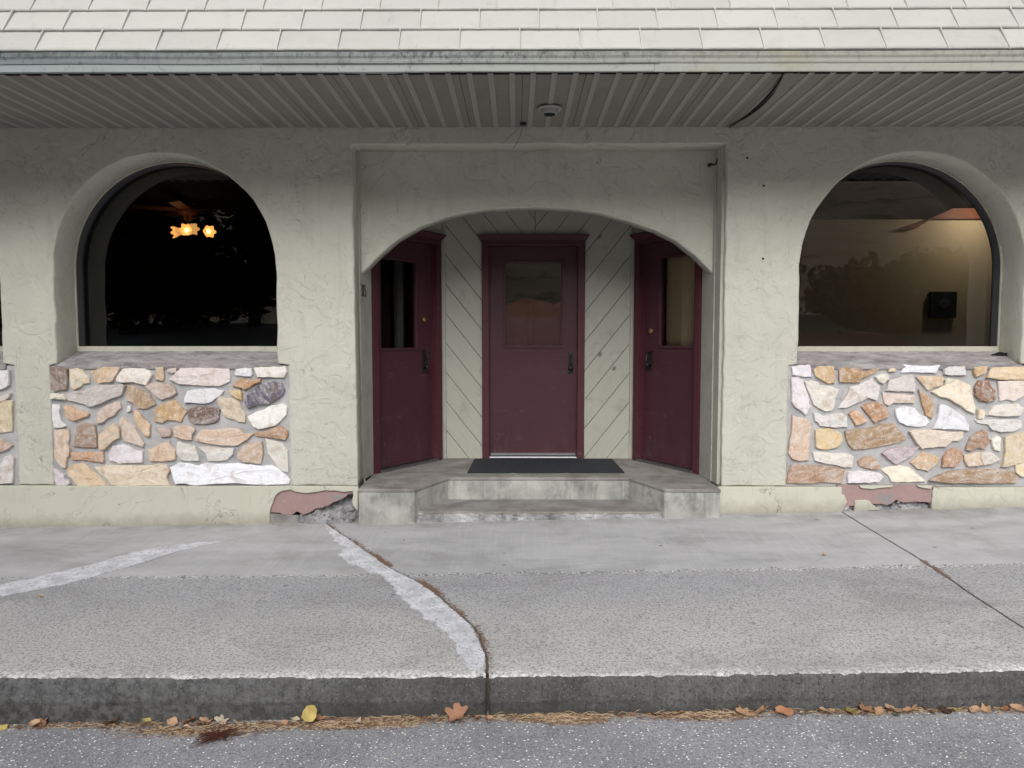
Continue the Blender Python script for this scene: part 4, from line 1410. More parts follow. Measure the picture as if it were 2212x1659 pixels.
def door_unit(p0, p1, head, leaf_top, glass, hand, bolt, leaf_inset=.055, cas=.068, label=None, sideL=1):
    p0, p1 = Vector(p0), Vector(p1)
    u = (p1 - p0); W = u.length; u.normalize()
    d = bempty('door', (p0.x, p0.y, ZL), atan2(u.y, u.x))
    nrm = Vector((-u.y, u.x))
    def pick(px, py, dep):
        r = ray(px, py)
        o = p0 + nrm * dep
        n3 = Vector((nrm.x, nrm.y, 0))
        t = Vector((o.x, o.y, 0)).dot(n3) / r.dot(n3)
        w = r * t
        return ((w.xy - p0).dot(u), EYE + w.z - ZL)
    hz = head
    # casings and head
    for a0, a1 in ((0, cas), (W - cas, W)):
        bm = bmesh.new(); box(bm, a0, a1, -.012, .10, 0.001, hz - .105)
        bevel(obj('casing', bm, M['casing'], d), .004, 2)
    bm = bmesh.new(); box(bm, 0, W, -.012, .10, hz - .104, hz - .045)
    bevel(obj('casing', bm, M['casing'], d), .004, 2)
    bm = bmesh.new()
    prof = [(-.014, hz - .052), (-.022, hz - .045), (-.040, hz - .018), (-.044, hz - .012), (-.044, hz), (.02, hz), (.02, hz - .052)]
    vs = []
    for a, ex in ((0, -1), (W, 1)):
        row = []
        for (y, z) in prof:
            e = max(0, -y - .012)
            row.append(bm.verts.new((a + ex * (e + .004), y, z)))
        vs.append(row)
    n = len(prof)
    for i in range(n): bm.faces.new((vs[0][i], vs[0][(i + 1) % n], vs[1][(i + 1) % n], vs[1][i]))
    bm.faces.new(vs[0]); bm.faces.new(vs[1][::-1])
    obj('head_moulding', bm, M['casing'], d)
    if bolt:
        bm = bmesh.new(); box(bm, -.02, W + .02, .004, .05, hz - .001, 3.195 - ZL)
        obj('wall_above_door', bm, M['board'], d)
    # stops
    bm = bmesh.new()
    box(bm, cas - .002, cas + .012, leaf_inset - .012, leaf_inset + .03, .0, hz - .107)
    box(bm, W - cas - .012, W - cas + .002, leaf_inset - .012, leaf_inset + .03, .0, hz - .107)
    box(bm, cas + .012, W - cas - .012, leaf_inset - .012, leaf_inset + .03, hz - .118, hz - .106)
    obj('door_stop', bm, M['casing'], d)
    # leaf with glazed opening
    L0, L1 = cas + .004, W - cas - .004
    lb, lt = .030, hz - .110
    ga, gb = pick(glass[0], glass[1], leaf_inset), pick(glass[2], glass[3], leaf_inset)
    g0, g1, gz1, gz0 = min(ga[0], gb[0]), max(ga[0], gb[0]), ga[1], gb[1]
    g0 = max(g0, L0 + .06); g1 = min(g1, L1 - .06)
    th = leaf_inset + .044
    bm = bmesh.new()
    box(bm, L0, g0, leaf_inset, th, lb, lt)
    box(bm, g1, L1, leaf_inset, th, lb, lt)
    box(bm, g0, g1, leaf_inset, th, lb, gz0)
    box(bm, g0, g1, leaf_inset, th, gz1, lt)
    bmesh.ops.remove_doubles(bm, verts=bm.verts, dist=1e-5)
    obj('door_leaf', bm, M['door'], d)
    bm = bmesh.new()
    k, pr = .022, .010
    for (a0, a1, z0, z1) in ((g0 - k, g1 + k, gz1, gz1 + k), (g0 - k, g1 + k, gz0 - k, gz0), (g0 - k, g0, gz0, gz1), (g1, g1 + k, gz0, gz1)):
        box(bm, a0, a1, leaf_inset - pr, leaf_inset - .0005, z0, z1)
    bevel(obj('glazing_bead', bm, M['door'], d), .004, 2)
    bm = bmesh.new()
    vs = [bm.verts.new(v) for v in ((g0, leaf_inset + .02, gz0), (g1, leaf_inset + .02, gz0), (g1, leaf_inset + .02, gz1), (g0, leaf_inset + .02, gz1))]
    bm.faces.new(vs)
    obj('pane', bm, M['glass'], d)
    for hz_ in (.25, 1.02, hz - .35):
        bm = bmesh.new(); a_ = (L0 - .002) if not bolt else (L0 - .002 if hand[0] > 1000 and hand[0] < 1300 else (L1 + .002 if hand[0] > 1300 else L0 - .002))
        lathe(bm, [(.007, -.045), (.007, .045)], (a_, leaf_inset - .005, hz_), 'Z', 8)
        obj('hinge', bm, M['casing'], d)
    bm = bmesh.new(); box(bm, cas - .001, W - cas + .001, -.02, .11, .001, .022)
    bevel(obj('threshold', bm, M['alu'], d), .006, 2)
    bm = bmesh.new(); box(bm, L0 + .004, L1 - .004, leaf_inset - .012, leaf_inset - .001, .028, .052)
    obj('door_sweep', bm, M['alu'] if hand[4] else M['door'], d)
    ha = pick(hand[0], hand[1], leaf_inset); hb = pick(hand[2], hand[3], leaf_inset)
    handle_set(d, (ha[0] + hb[0]) / 2, hb[1], ha[1], leaf_inset)
    if bolt:
        b = pick(bolt[0], bolt[1], leaf_inset)
        bm = bmesh.new()
        lathe(bm, [(.026, 0), (.028, -.004), (.024, -.018), (.016, -.022), (.004, -.022)], (b[0], leaf_inset - .001, b[1]), 'Y', 20)
        obj('deadbolt', bm, M['brass'], d, smooth=False)
    # backing shade so that the room behind stays a room
    return d, (g0, g1, gz0, gz1), leaf_inset, W

ph = DTOP - ZL
dC, gC, liC, WC = door_unit((DL, 7.085), (DR, 7.085), ph, None, (1092, 568, 1212, 747), (1226, 761, 1239, 807, 1), None, leaf_inset=.06)
dC['label'] = 'burgundy centre door with a red curtain behind its glass'
hl = at(930, 505, 6.98)[1] - ZL
dLf, gLf, liL, WL = door_unit((-1.238, 6.280), (-.728, 7.028), hl, None, (820, 558, 899, 751), (911, 757, 919, 805, 0), (915, 689.5), leaf_inset=.05)
dLf['label'] = 'angled burgundy door on the left, with dark glass'
dRt, gRt, liR, WR = door_unit((1.120, 7.030), (1.570, 6.284), hl, None, (1428, 558, 1503, 748), (1400, 757, 1412, 801, 0), (1408, 714.7), leaf_inset=.05)
dRt['label'] = 'angled burgundy door on the right, with tan cloth behind its glass'

# cloths behind the glass
def cloth(door, g, li, topf, mat, name, label, folds=5, amp=.008):
    g0, g1, z0, z1 = g
    bm = bmesh.new()
    n, mz = 60, 8
    rows = []
    for i in range(n + 1):
        x = lin(g0 - .015, g1 + .015, i / n)
        zt = topf(i / n)
        row = []
        for j in range(mz + 1):
            row.append(bm.verts.new((x, li + .085 + amp * sin(i / n * folds * 2 * pi + .8 * sin(i * .21)), lin(z0 - .03, zt, j / mz))))
        rows.append(row)
    for i in range(n):
        for j in range(mz):
            bm.faces.new((rows[i][j], rows[i + 1][j], rows[i + 1][j + 1], rows[i][j + 1]))
    me = bpy.data.meshes.new(name)
    bm.to_mesh(me); bm.free()
    for p in me.polygons: p.use_smooth = True
    o = link(name, me, None, mat)
    o.location = Vector(door.location) + Vector((0, YW, 0))
    o.rotation_euler = door.rotation_euler
    md = o.modifiers.new('thick', 'SOLIDIFY'); md.thickness = .002
    tag(o, label, 'curtain')
zc0, zc1 = gC[2], gC[3]
hC = zc1 - zc0
cloth(dC, gC, liC, lambda t: zc0 + hC * (.50 + .075 * sin(min(1, t / .85) * pi) + (.05 * (t - .85) / .15 if t > .85 else 0)), M['curtain'], 'cafe_curtain', 'rust red half curtain with an arched top behind the centre door glass', 4)
cloth(dRt, gRt, liR, lambda t: gRt[3] + .05, M['blind'], 'door_curtain', 'tan cloth covering the glass of the angled right hand door', 3, .004)

# house number
num = tag(empty('house_number', (-1.266, 6.05, 2.0)), 'black house number 315 on the cream board left of the doors', 'house number')
zn1 = at(785, 615, 6.05)[1]; zn0 = at(785, 640, 6.05)[1]
DIG = {'3': [(0, 1), (.5, 1), (.55, .78), (.3, .55), (.55, .3), (.5, 0), (0, .02)], '1': [(.1, .85), (.3, 1), (.3, 0)], '5': [(.55, 1), (.05, 1), (.05, .58), (.45, .58), (.58, .3), (.45, 0), (0, .02)]}
u2 = Vector((-1.257 + 1.274, 6.13 - 5.972)).normalized()
for k, ch in enumerate('315'):
    bm = bmesh.new()
    s0 = .022 + k * .045
    pts = []
    for (a, b) in DIG[ch]:
        w = Vector((-1.274, 5.972)) + u2 * (s0 + a * .048) + Vector((u2.y, -u2.x)) * .005
        pts.append((w.x + 1.266, w.y - 6.05, lin(zn0, zn1, b) - 2.0))
    tube(bm, pts, .0036, 6)
    obj('digit', bm, M['black'], num)

# doormat
matp = [on_floor(735 / 1 * 1, 0, lambda x, y: ZL)] if False else None
def fl(px, py):
    v = on_floor(px, py, lambda x, y: ZL); return (v.x, v.y)
def q2(x, y): return fl((1000 + x * .5651) / 1.3888, (1000 + y * .5651) / 1.3888)
m0, m1, m2, m3 = q2(712, 744), q2(1545, 743), q2(1515, 664), q2(735, 664)
m2 = (m1[0] - .02, 7.03); m3 = (m0[0] + .02, 7.03)
bm = bmesh.new()
P = []
nn = 60
for i in range(nn + 1):
    t = i / nn
    x, y = lin(m0[0], m1[0], t), lin(m0[1], m1[1], t)
    for c_, w_ in ((.29, .02), (.64, .02)):
        dd = abs(t - c_)
        if dd < w_: y += .022 * sqrt(1 - (dd / w_) ** 2)
    P.append(Vector((x, y + .002 * nz(x, 0, 1, 9))))
P += [Vector(m2), Vector(m3)]
bm = plan_block([(p.x, p.y) for p in P], ZL + .001, ZL + .012)
c0 = Vector((.15, 6.7, ZL))
for v in bm.verts: v.co -= c0
mt = obj('doormat', bm, M['rubber'])
mt.location = c0
tag(mt, 'worn black rubber doormat on the landing in front of the centre door', 'doormat')

# ------------------------------------------------------------------ soffit, gutter, roof
sof = bempty('soffit', (0, 5.2, ZS))
RS = (1.146 + 1.348) / 19.0
RS = .1313
x_rib0 = at(1000 / 1.3888 + 880 * .4973 / 1.3888, 277, YW)[0]
YS0 = 4.60
bmp = bmesh.new()
prof = []
for k in range(3):
    o_ = k * RS
    prof += [(o_ + .002, 0), (o_ + .047, 0), (o_ + .0485, -.006), (o_ + .0655, -.0075), (o_ + .0665, -.0055), (o_ + .0825, -.006), (o_ + .084, 0)]
prof += [(3 * RS - .002, 0), (3 * RS - .001, .008)]
prof = [(0, .008)] + prof
A = []
for (x, z) in prof:
    o_ = (x % RS)
    rib = .048 < o_ < .083
    A.append([bmp.verts.new((x, YS0 - 5.2, z)), bmp.verts.new((x, (YW - .012 if rib else YW + .003) - 5.2, z))])
for a, b in zip(A[:-1], A[1:]):
    f_ = bmp.faces.new((a[0], b[0], b[1], a[1]))
    if .0470 < ((a[0].co.x + b[0].co.x) / 2) % RS < .0845: f_.material_index = 1
bmesh.ops.recalc_face_normals(bmp, faces=bmp.faces)
pme = bpy.data.meshes.new('panel')
bmp.to_mesh(pme); bmp.free()
pme.materials.append(M['soffit']); pme.materials.append(M['soffit_rib'])
PW = 3 * RS
x0s = x_rib0 - .066
k0 = int((-6.2 - x0s) / PW)
xsag = at(1565, 275, YW)[0]
for k in range(k0, int((6.2 - x0s) / PW) + 1):
    x = x0s + k * PW
    o = link('panel', pme, sof)
    o.location = (x, 0, 0)
# sprung seam: one panel edge hanging
bm = bmesh.new()
top_ = at(1640, 165, 4.64)[0]
g = []
for j in range(31):
    t = j / 30
    y = lin(YS0 + .01, YW - .01, t)
    x = xsag + .03 + .05 * sin(pi * t)
    s = sin(pi * t ** .8) ** .8
    g.append([bm.verts.new((x - .012, y, ZS - .003)), bm.verts.new((x - .004 + .016 * s, y, ZS - .010 - .020 * s)), bm.verts.new((x + .08, y, ZS - .014)), bm.verts.new((x + .10, y, ZS - .003))])
for a, b in zip(g[:-1], g[1:]):
    for i in range(1, 3): bm.faces.new((a[i], a[i + 1], b[i + 1], b[i]))
bpart('sprung_panel_edge', bm, M['soffit'], sof, keep=False)
bm = bmesh.new()
for a in range(30):
    t0, t1 = a / 30, (a + 1) / 30
    f_ = lambda t: (lin(YS0 + .01, YW - .01, t), 0.0 + .005 * sin(pi * t ** .8) ** .9)
    (y0, w0), (y1, w1) = f_(t0), f_(t1)
    xa_, xb_ = [xsag + .030 + .05 * sin(pi * q) for q in (t0, t1)]
    vs = [bm.verts.new(v) for v in ((xa_ - w0 - .004, y0, ZS - .0135), (xa_ + .005, y0, ZS - .0125), (xb_ + .005, y1, ZS - .0125), (xb_ - w1 - .004, y1, ZS - .0135))]
    bm.faces.new(vs)
bpart('seam_shade', bm, M['gap_shade'], sof, keep=False)  # dark ribbon puts the shade of the sprung seam into colour
# roof space above the soffit, closed
bm = bmesh.new()
box(bm, -8, 8, 4.62, 6.0, ZS + .03, ZS + .04)
bpart('soffit_backing', bm, M['gap_shade'], keep=False)

def zrow(py, Y): return at(1106, py, Y)[1]
def extrude_x(prof, xa, xb, seg=1, wav=0, seed=0):
    bm = bmesh.new()
    g = []
    for i in range(seg + 1):
        x = lin(xa, xb, i / seg)
        g.append([bm.verts.new((x, y, z + wav * nz(x, y, seed, 1.3))) for y, z in prof])
    for a, b in zip(g[:-1], g[1:]):
        for j in range(len(prof) - 1):
            f = bm.faces.new((a[j], b[j], b[j + 1], a[j + 1]))
    bm.faces.new(g[0]); bm.faces.new(g[-1][::-1])
    return bm
zt_, zm_, zb_ = zrow(113, 4.56), zrow(137.5, 4.57), zrow(156, 4.58)
gut = bempty('gutter', (0, 4.57, zm_))
j1, j2 = at(569, 130, 4.56)[0], at(1425, 130, 4.56)[0]
for n_, (xa, xb, dy) in enumerate(((-7, j1, 0), (j1, j2, -.004), (j2, 7, .002))):
    prof = [(4.60, zt_ + .004), (4.556 + dy, zt_ + .004), (4.548 + dy, zt_ - .004), (4.549 + dy, zt_ - .022), (4.556 + dy, zt_ - .036), (4.556 + dy, zm_ + .010), (4.560 + dy, zm_ + .001), (4.60, zm_ + .001)]
    bpart('gutter_section', extrude_x(prof, xa + .001, xb - .001, 60, .004, n_), M['gutter'], gut, keep=False)
for n_, (xa, xb) in enumerate(((-7, j1 - .02), (j1 - .02, j2 - .03), (j2 - .03, 7))):
    prof = [(4.60, zm_ - .001), (4.566, zm_ - .001), (4.570 + .002 * n_, zb_ + .004), (4.576, zb_), (4.60, zb_ + .001)]
    bpart('fascia_section', extrude_x(prof, xa + .001, xb - .001, 60, .003, n_ + 7), M['gutter'], gut, keep=False)
bm = bmesh.new()
box(bm, -8, 8, 4.601, 4.64, zb_ + .006, zt_ + .02)
box(bm, -8, 8, 4.588, 4.600, ZS - .011, zb_ + .005)  # dark strip painted in as the shade line below the gutter
bpart('fascia_and_shade_strip', bm, M['gap_shade'], gut, keep=False)

# mansard roof
SL = radians(58)
roof = bempty('roof', (0, 4.56, zt_ + .004))
bm = bmesh.new()
d = Vector((0, cos(SL), sin(SL)))
nn_ = Vector((0, -sin(SL), cos(SL)))
pts = []
for x in (-8, 8):
    for s in (-.02, 3.0):
        pts.append(bm.verts.new(Vector((x, 4.575, zt_ + .004)) + d * s - nn_ * .006))
bm.faces.new((pts[0], pts[2], pts[3], pts[1]))
q = [bm.verts.new((x, y, z)) for x, y, z in ((-8, 4.575 + 3 * d.y, zt_ + 3 * d.z), (8, 4.575 + 3 * d.y, zt_ + 3 * d.z), (8, 14, zt_ + 3 * d.z), (-8, 14, zt_ + 3 * d.z))]
bm.faces.new(q)
bpart('roof_deck', bm, M['shingle'], roof, keep=False)
SW_, EXP = .3685, .190
def shingle_mesh(seed):
    bm = bmesh.new()
    nx, ny = 12, 6
    w, L = SW_ - .001, EXP + .012
    g = []
    for i in range(nx + 1):
        row = []
        for j in range(ny + 1):
            x = w * i / nx; s = L * j / ny
            t = s / L
            h = lin(.014, .002, t)
            pil = .0035 * sin(pi * i / nx) ** .6 * sin(pi * min(1, t * 1.2 + .02)) 
            h += pil + .0018 * nz(x, s, seed, 9)
            if i in (0, nx): h -= .0015
            row.append(bm.verts.new((x, s, h)))
        g.append(row)
    for i in range(nx):
        for j in range(ny):
            f = bm.faces.new((g[i][j], g[i + 1][j], g[i + 1][j + 1], g[i][j + 1])); f.smooth = True
    lowr = [bm.verts.new((v.co.x, v.co.y + .004, v.co.z - .019)) for v in [g[i][0] for i in range(nx + 1)]]
    for i in range(nx):
        bm.faces.new((g[i][0], lowr[i], lowr[i + 1], g[i + 1][0]))
    # folded side lock, a small raised rib
    box(bm, w - .0085, w - .0015, -.004, L - .004, .004, .0175)
    me = bpy.data.meshes.new('shingle')
    bm.to_mesh(me); bm.free()
    me.materials.append(M['shingle'])
    return me
SM = [shingle_mesh(s) for s in (1.3, 5.1, 9.7)]
anc = [-2.928, -2.8115, -2.708, -2.80, -2.92]
for r_ in range(5):
    base = Vector((0, 4.56, zt_ + .006)) + d * (EXP * r_)
    k = 0
    x = anc[r_] - SW_ * 6
    while x < 5.2:
        o = link('shingle', R.choice(SM), roof)
        o.location = Vector((x + .0015, base.y, base.z)) - Vector(roof['_w']) + nn_ * R.uniform(-.0008, .001)
        o.rotation_euler = (SL + R.uniform(-.006, .006), 0, R.uniform(-.004, .004))
        x += SW_

# soffit lamp
lp = at(1187, 236, 5.30)
lx = lp[0]
# distance at which the ray meets the soffit
r_ = ray(1187, 240); t = (ZS - .03 - EYE) / r_.z
lamp = tag(empty('ceiling_light', (r_.x * t, r_.y * t, ZS - .008)), 'white round light fitting under the soffit above the entry', 'light fitting')
bm = bmesh.new()
lathe(bm, [(.02, .0), (.082, -.001), (.088, -.006), (.085, -.012), (.058, -.016), (.055, -.014), (.02, -.012)], n=36)
obj('trim_ring', bm, M['fixture'], lamp, smooth=True)
bm = bmesh.new()
lathe(bm, [(.055, -.012), (.056, -.03), (.052, -.042), (.046, -.046), (.042, -.043)], n=32, cap=False)
obj('housing', bm, M['fixture'], lamp, smooth=True)
bm = bmesh.new()
lathe(bm, [(.043, -.043), (.036, -.05), (.02, -.054), (.001, -.055)], n=24, cap=False)
obj('lens', bm, M['speaker'], lamp, smooth=True)
# junction box with dangling wires
r_ = ray(1130, 268); t = (ZS - .02 - EYE) / r_.z
jb = Vector((r_.x * t, r_.y * t, ZS - .010))
jx = tag(empty('junction_box', jb), 'small dark junction box with two loose wires hanging from the soffit', 'junction box')
bm = bmesh.new(); box(bm, -.024, .024, -.014, .014, -.020, -.001)
bevel(obj('box', bm, M['black'], jx), .002, 1)
we = at(1109, 320, jb.y)
bm = bmesh.new()
tube(bm, [(-.004, 0, -.018), (-.008, -.006, -.05), (-.022, -.004, -.10), (-.045, .0, -.145), (we[0] - jb.x, 0, we[1] - jb.z)], .0022, 6)
obj('wire', bm, M['black'], jx)
bm = bmesh.new()
we2 = at(1090, 306, jb.y + .02)
tube(bm, [(-.015, .0, -.016), (-.04, .01, -.04), (-.075, .015, -.075), (we2[0] - jb.x, .02, we2[1] - jb.z)], .0012, 5)
obj('wire', bm, M['black'], jx)
# black bracket at the right of the arch
hk = at(1544, 352, 5.99)
hook = tag(empty('lamp_bracket', (hk[0], 6.0, hk[1])), 'small bent black bracket on the stucco above the right end of the arch', 'bracket')
bm = bmesh.new()
tube(bm, [(-.038, 0, -.012), (-.036, -.02, -.012), (-.010, -.03, -.018), (.004, -.03, -.012), (.018, -.032, .022), (.026, -.02, .030), (.026, .015, .030)], [.010, .010, .006, .006, .009, .011, .011], 8)
obj('arm', bm, M['black'], hook, smooth=True)
bm = bmesh.new(); lathe(bm, [(.015, .012), (.015, .019)], (-.038, 0, -.012), 'Y', 14)
obj('rosette', bm, M['black'], hook)
# bolt holes in the right pillar
for (px, py) in ((1650, 401), (1648, 559), (1614, 341)):
    x, z = at(px, py, YW)
    bm = bmesh.new(); lathe(bm, [(.009, -.0005), (.009, .003)], (0, 0, 0), 'Y', 12)
    o = bpart('bolt_hole', bm, M['gap_shade'])
    o.location = Vector((x, YW - .001, z)) - Vector((0, YW, 0))

# ------------------------------------------------------------------ rooms behind the glass
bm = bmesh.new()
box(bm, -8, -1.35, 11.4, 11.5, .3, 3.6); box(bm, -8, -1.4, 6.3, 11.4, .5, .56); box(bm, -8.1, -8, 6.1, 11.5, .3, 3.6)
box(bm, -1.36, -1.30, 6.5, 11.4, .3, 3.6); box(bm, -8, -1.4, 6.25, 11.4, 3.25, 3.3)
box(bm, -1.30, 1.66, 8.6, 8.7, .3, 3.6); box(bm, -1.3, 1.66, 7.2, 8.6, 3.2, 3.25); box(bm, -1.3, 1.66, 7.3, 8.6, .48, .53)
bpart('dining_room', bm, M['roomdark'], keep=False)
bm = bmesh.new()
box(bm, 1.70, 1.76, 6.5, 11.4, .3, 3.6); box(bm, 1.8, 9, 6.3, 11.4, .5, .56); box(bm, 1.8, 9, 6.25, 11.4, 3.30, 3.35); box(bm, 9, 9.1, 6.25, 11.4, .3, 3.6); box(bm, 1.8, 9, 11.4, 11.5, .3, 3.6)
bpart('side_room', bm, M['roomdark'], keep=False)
# outer shell
bm = bmesh.new()
box(bm, -8.2, 9.2, 11.6, 11.7, 0, 6.0)
box(bm, -8.3, -8.2, 6.0, 11.7, 0, 6.0); box(bm, 9.2, 9.3, 6.0, 11.7, 0, 6.0)
bpart('rear_wall', bm, M['stucco'], keep=False)
# tan partition seen through the right window
YT = 9.2
def rr(x, y): return at((2150 + x * .4168) / 1.3888, (450 + y * .4168) / 1.3888, YT)
bm = bmesh.new()
t0, t1 = rr(1400, 500), rr(2080, 1500)
box(bm, 1.80, 6.6, YT, YT + .1, .56, t0[1])
bpart('partition', bm, M['tan'], keep=False)
bm = bmesh.new()
e0, e1, e2, e3 = rr(1300, 575), rr(1405, 575), rr(1530, 500), rr(1800, 370)
slab(bm, [e0, e1, e2, (6.6, t0[1]), (6.6, e3[1] + .02), e3, rr(1500, 520 - 12)], YT - .06, YT - .002)
bpart('beam', bm, M['redwood'], keep=False)
s0, s1 = rr(1525, 1025), rr(1705, 1205)
spk = tag(empty('wall_speaker', ((s0[0] + s1[0]) / 2, YT, (s0[1] + s1[1]) / 2)), 'square dark speaker on the tan wall inside the right window', 'speaker')
hw = (s1[0] - s0[0]) / 2
bm = bmesh.new(); box(bm, -hw, hw, -.06, -.001, -hw, hw)
bevel(obj('cabinet', bm, M['speaker'], spk), .006, 2)
bm = bmesh.new(); lathe(bm, [(hw * .42, -.0605), (hw * .40, -.068), (hw * .2, -.064), (.004, -.062)], (0, 0, 0), 'Y', 28)
obj('cone', bm, M['slate'], spk, smooth=True)
# small lit spot in the right room
sx = rr(1790, 385)
sp_ = tag(empty('spot_lamp', (sx[0], YT - .35, sx[1])), 'tiny lit spot lamp at the top of the right window', 'lamp')
bm = bmesh.new(); lathe(bm, [(.03, 0), (.034, .05), (.02, .08)], n=16); obj('lamp_can', bm, M['black'], sp_)
bm = bmesh.new(); lathe(bm, [(.001, -.012), (.016, -.008), (.02, 0)], n=14); obj('bulb', bm, M['bulb'], sp_, smooth=True)
ld = bpy.data.lights.new('spot_lamp_light', 'POINT'); ld.energy = 13.5; ld.color = (1, .81, .58); ld.shadow_soft_size = .06
lo_ = bpy.data.objects.new('spot_lamp_light', ld); C.objects.link(lo_); lo_.parent = sp_; lo_.location = (.05, -.10, -.10)

# ceiling fan with tulip lights
YF = 8.4
hub = at(406, 455, YF)
fan = tag(empty('ceiling_fan', (hub[0], YF, hub[1])), 'ceiling fan with lit tulip shades seen through the left window', 'ceiling fan')
bm = bmesh.new(); tube(bm, [(0, 0, .05), (0, 0, .38)], .012, 8); obj('downrod', bm, M['redwood'], fan)
bm = bmesh.new(); lathe(bm, [(.03, .07), (.10, .05), (.115, .0), (.10, -.04), (.05, -.06), (.05, -.10), (.02, -.12)], n=28); obj('motor', bm, M['redwood'], fan, smooth=True)
for k in range(5):
    a = radians(-8 + 72 * k)
    m_ = Matrix.Rotation(a, 4, 'Z') @ Matrix.Rotation(radians(10), 4, 'X')
    bm = bmesh.new(); box(bm, .12, .56, -.06, .06, .0, .008, m_)
    obj('blade', bm, M['redwood'], fan)
def tulip(bm, n=40, r=.065, L=.11):
    prof = [(.018, 0), (.030, .02), (.042, .045), (.050, .07), (.062, .09), (r, L)]
    rings = []
    for i, (rad, h) in enumerate(prof):
        t = i / (len(prof) - 1)
        ring = []
        for k in range(n):
            a = 2 * pi * k / n
            w = 1 + .12 * t ** 2 * cos(6 * a)
            ring.append(bm.verts.new((rad * w * cos(a), rad * w * sin(a), h + .014 * t ** 3 * cos(6 * a))))
        rings.append(ring)
    for A_, B_ in zip(rings[:-1], rings[1:]):
        for k in range(n): bm.faces.new((A_[k], A_[(k + 1) % n], B_[(k + 1) % n], B_[k]))
for (px, py, dy, rx, rz) in ((403, 497, -.10, 88, 8), (381, 501, .02, 100, -48), (451, 500, 0, 96, 38), (415, 494, .16, 90, 180)):
    x, z = at(px, py, YF + dy)
    bm = bmesh.new(); tulip(bm)
    o = obj('shade', bm, M['shade'], fan, smooth=True)
    o.location = (x - hub[0], dy, z - hub[1])
    o.rotation_euler = (radians(rx), 0, radians(rz))
    o.location = Vector(o.location) - Matrix.Rotation(radians(rz), 3, 'Z') @ (Matrix.Rotation(radians(rx), 3, 'X') @ Vector((0, 0, .08)))
    bm = bmesh.new(); bmesh.ops.create_icosphere(bm, subdivisions=2, radius=.026)
    b = obj('bulb', bm, M['bulb'], o, smooth=True); b.location = (0, 0, .062)
    bm = bmesh.new(); tube(bm, [(0, 0, -.10), ((x - hub[0]) * .6, dy * .6, -.07), tuple(o.location)], .008, 6); obj('lamp_arm', bm, M['black'], fan)
ld = bpy.data.lights.new('fan_light', 'POINT'); ld.energy = .2; ld.color = (1, .6, .28); ld.shadow_soft_size = .08
lo_ = bpy.data.objects.new('fan_light', ld); C.objects.link(lo_); lo_.parent = fan; lo_.location = (0, -.2, -.16)

# ------------------------------------------------------------------ across the road: trees, shrubs, parked car (seen mirrored in the glass)
def mat_leaf(name, c):
    m = NT(name, .9, .1)
    m.color(m.mix(m.noise(3, 3), [v * .6 for v in c], [v * 1.4 for v in c]))
    return m.m
M['leaf'] = mat_leaf('tree_foliage', (.022, .032, .014))
M['leaf2'] = mat_leaf('shrub_foliage', (.10, .115, .06))
M['bark'] = mat_simple('bark', (.09, .07, .05), .3, .9, .1, 10, 20, .01)
def tree(x, y, h, rad, n, mat, label, cat, group, trunk=True, seed=0):
    rr_ = random.Random(seed)
    z = z_road(x, y) - .1
    e = tag(empty('tree' if trunk else 'shrub', (x, y, z)), label, cat, group)
    bm = bmesh.new()
    if trunk:
        tube(bm, [(0, 0, 0), (.1, .05, h * .3), (.0, .1, h * .75)], [.22, .16, .05], 8)
        for k in range(6):
            a = rr_.uniform(0, 6.28); tube(bm, [(.08, .05, h * (.25 + .07 * k)), (rad * .6 * cos(a), rad * .6 * sin(a), h * (.45 + .07 * k))], [.07, .02], 6)
    else:
        for k in range(7):
            a = rr_.uniform(0, 6.28); tube(bm, [(0, 0, 0), (rad * .5 * cos(a), rad * .5 * sin(a), h * .6)], [.04, .015], 5)
    obj('trunk', bm, M['bark'], e)
    bm = bmesh.new()
    lumps = [(Vector((rr_.uniform(-1, 1) * rad * .65, rr_.uniform(-1, 1) * rad * .65, h * rr_.uniform(.12 if trunk else .1, .85))), rad * rr_.uniform(.3, .5)) for _ in range(34)]
    for i in range(n):
        c_, r0 = rr_.choice(lumps)
        v = Vector((rr_.gauss(0, 1), rr_.gauss(0, 1), rr_.gauss(0, 1))).normalized() * r0 * rr_.uniform(.2, 1.05)
        p = c_ + v
        if p.z < .05: continue
        s = rr_.uniform(.10, .24)
        a = Vector((rr_.gauss(0, 1), rr_.gauss(0, 1), rr_.gauss(0, 1))).normalized()
        b = a.orthogonal().normalized()
        bm.faces.new([bm.verts.new(p + a * s), bm.verts.new(p + b * s * .6), bm.verts.new(p - a * s), bm.verts.new(p - b * s * .6)])
    obj('crown', bm, mat, e, keep=True)
TG = 'trees across the road'
for i, (x, y, h, r, lb) in enumerate(((-15.5, -10.0, 9.5, 3.4, 'tall dark tree across the road, farthest left'), (-11.5, -9.2, 10, 3.3, 'tall dark tree across the road opposite the left window'), (-7.9, -9.8, 9.0, 3.0, 'dark leafy tree across the road, nearest the middle'), (-4.9, -9.4, 6.5, 2.4, 'smaller dark tree across the road beside the tall ones'), (-19.5, -10.5, 9.5, 3.4, 'dark tree across the road at the far end of the row'))):
    tree(x, y, h, r, 11000, M['leaf'], lb, 'tree', TG, True, i)
for i, (x, y, h, r, lb) in enumerate(((9.9, -8.6, 1.7, 1.7, 'green shrub behind the dark red car'), (12.4, -9.0, 1.9, 1.8, 'round green shrub across the road at the right end'), (15.1, -9.0, 1.2, 1.5, 'low green shrub across the road, farthest right'), (6.4, -9.2, 2.0, 1.6, 'tall green shrub across the road left of the car'))):
    tree(x, y, h, r, 4200, M['leaf2'], lb, 'shrub', 'shrubs across the road', False, i + 20)

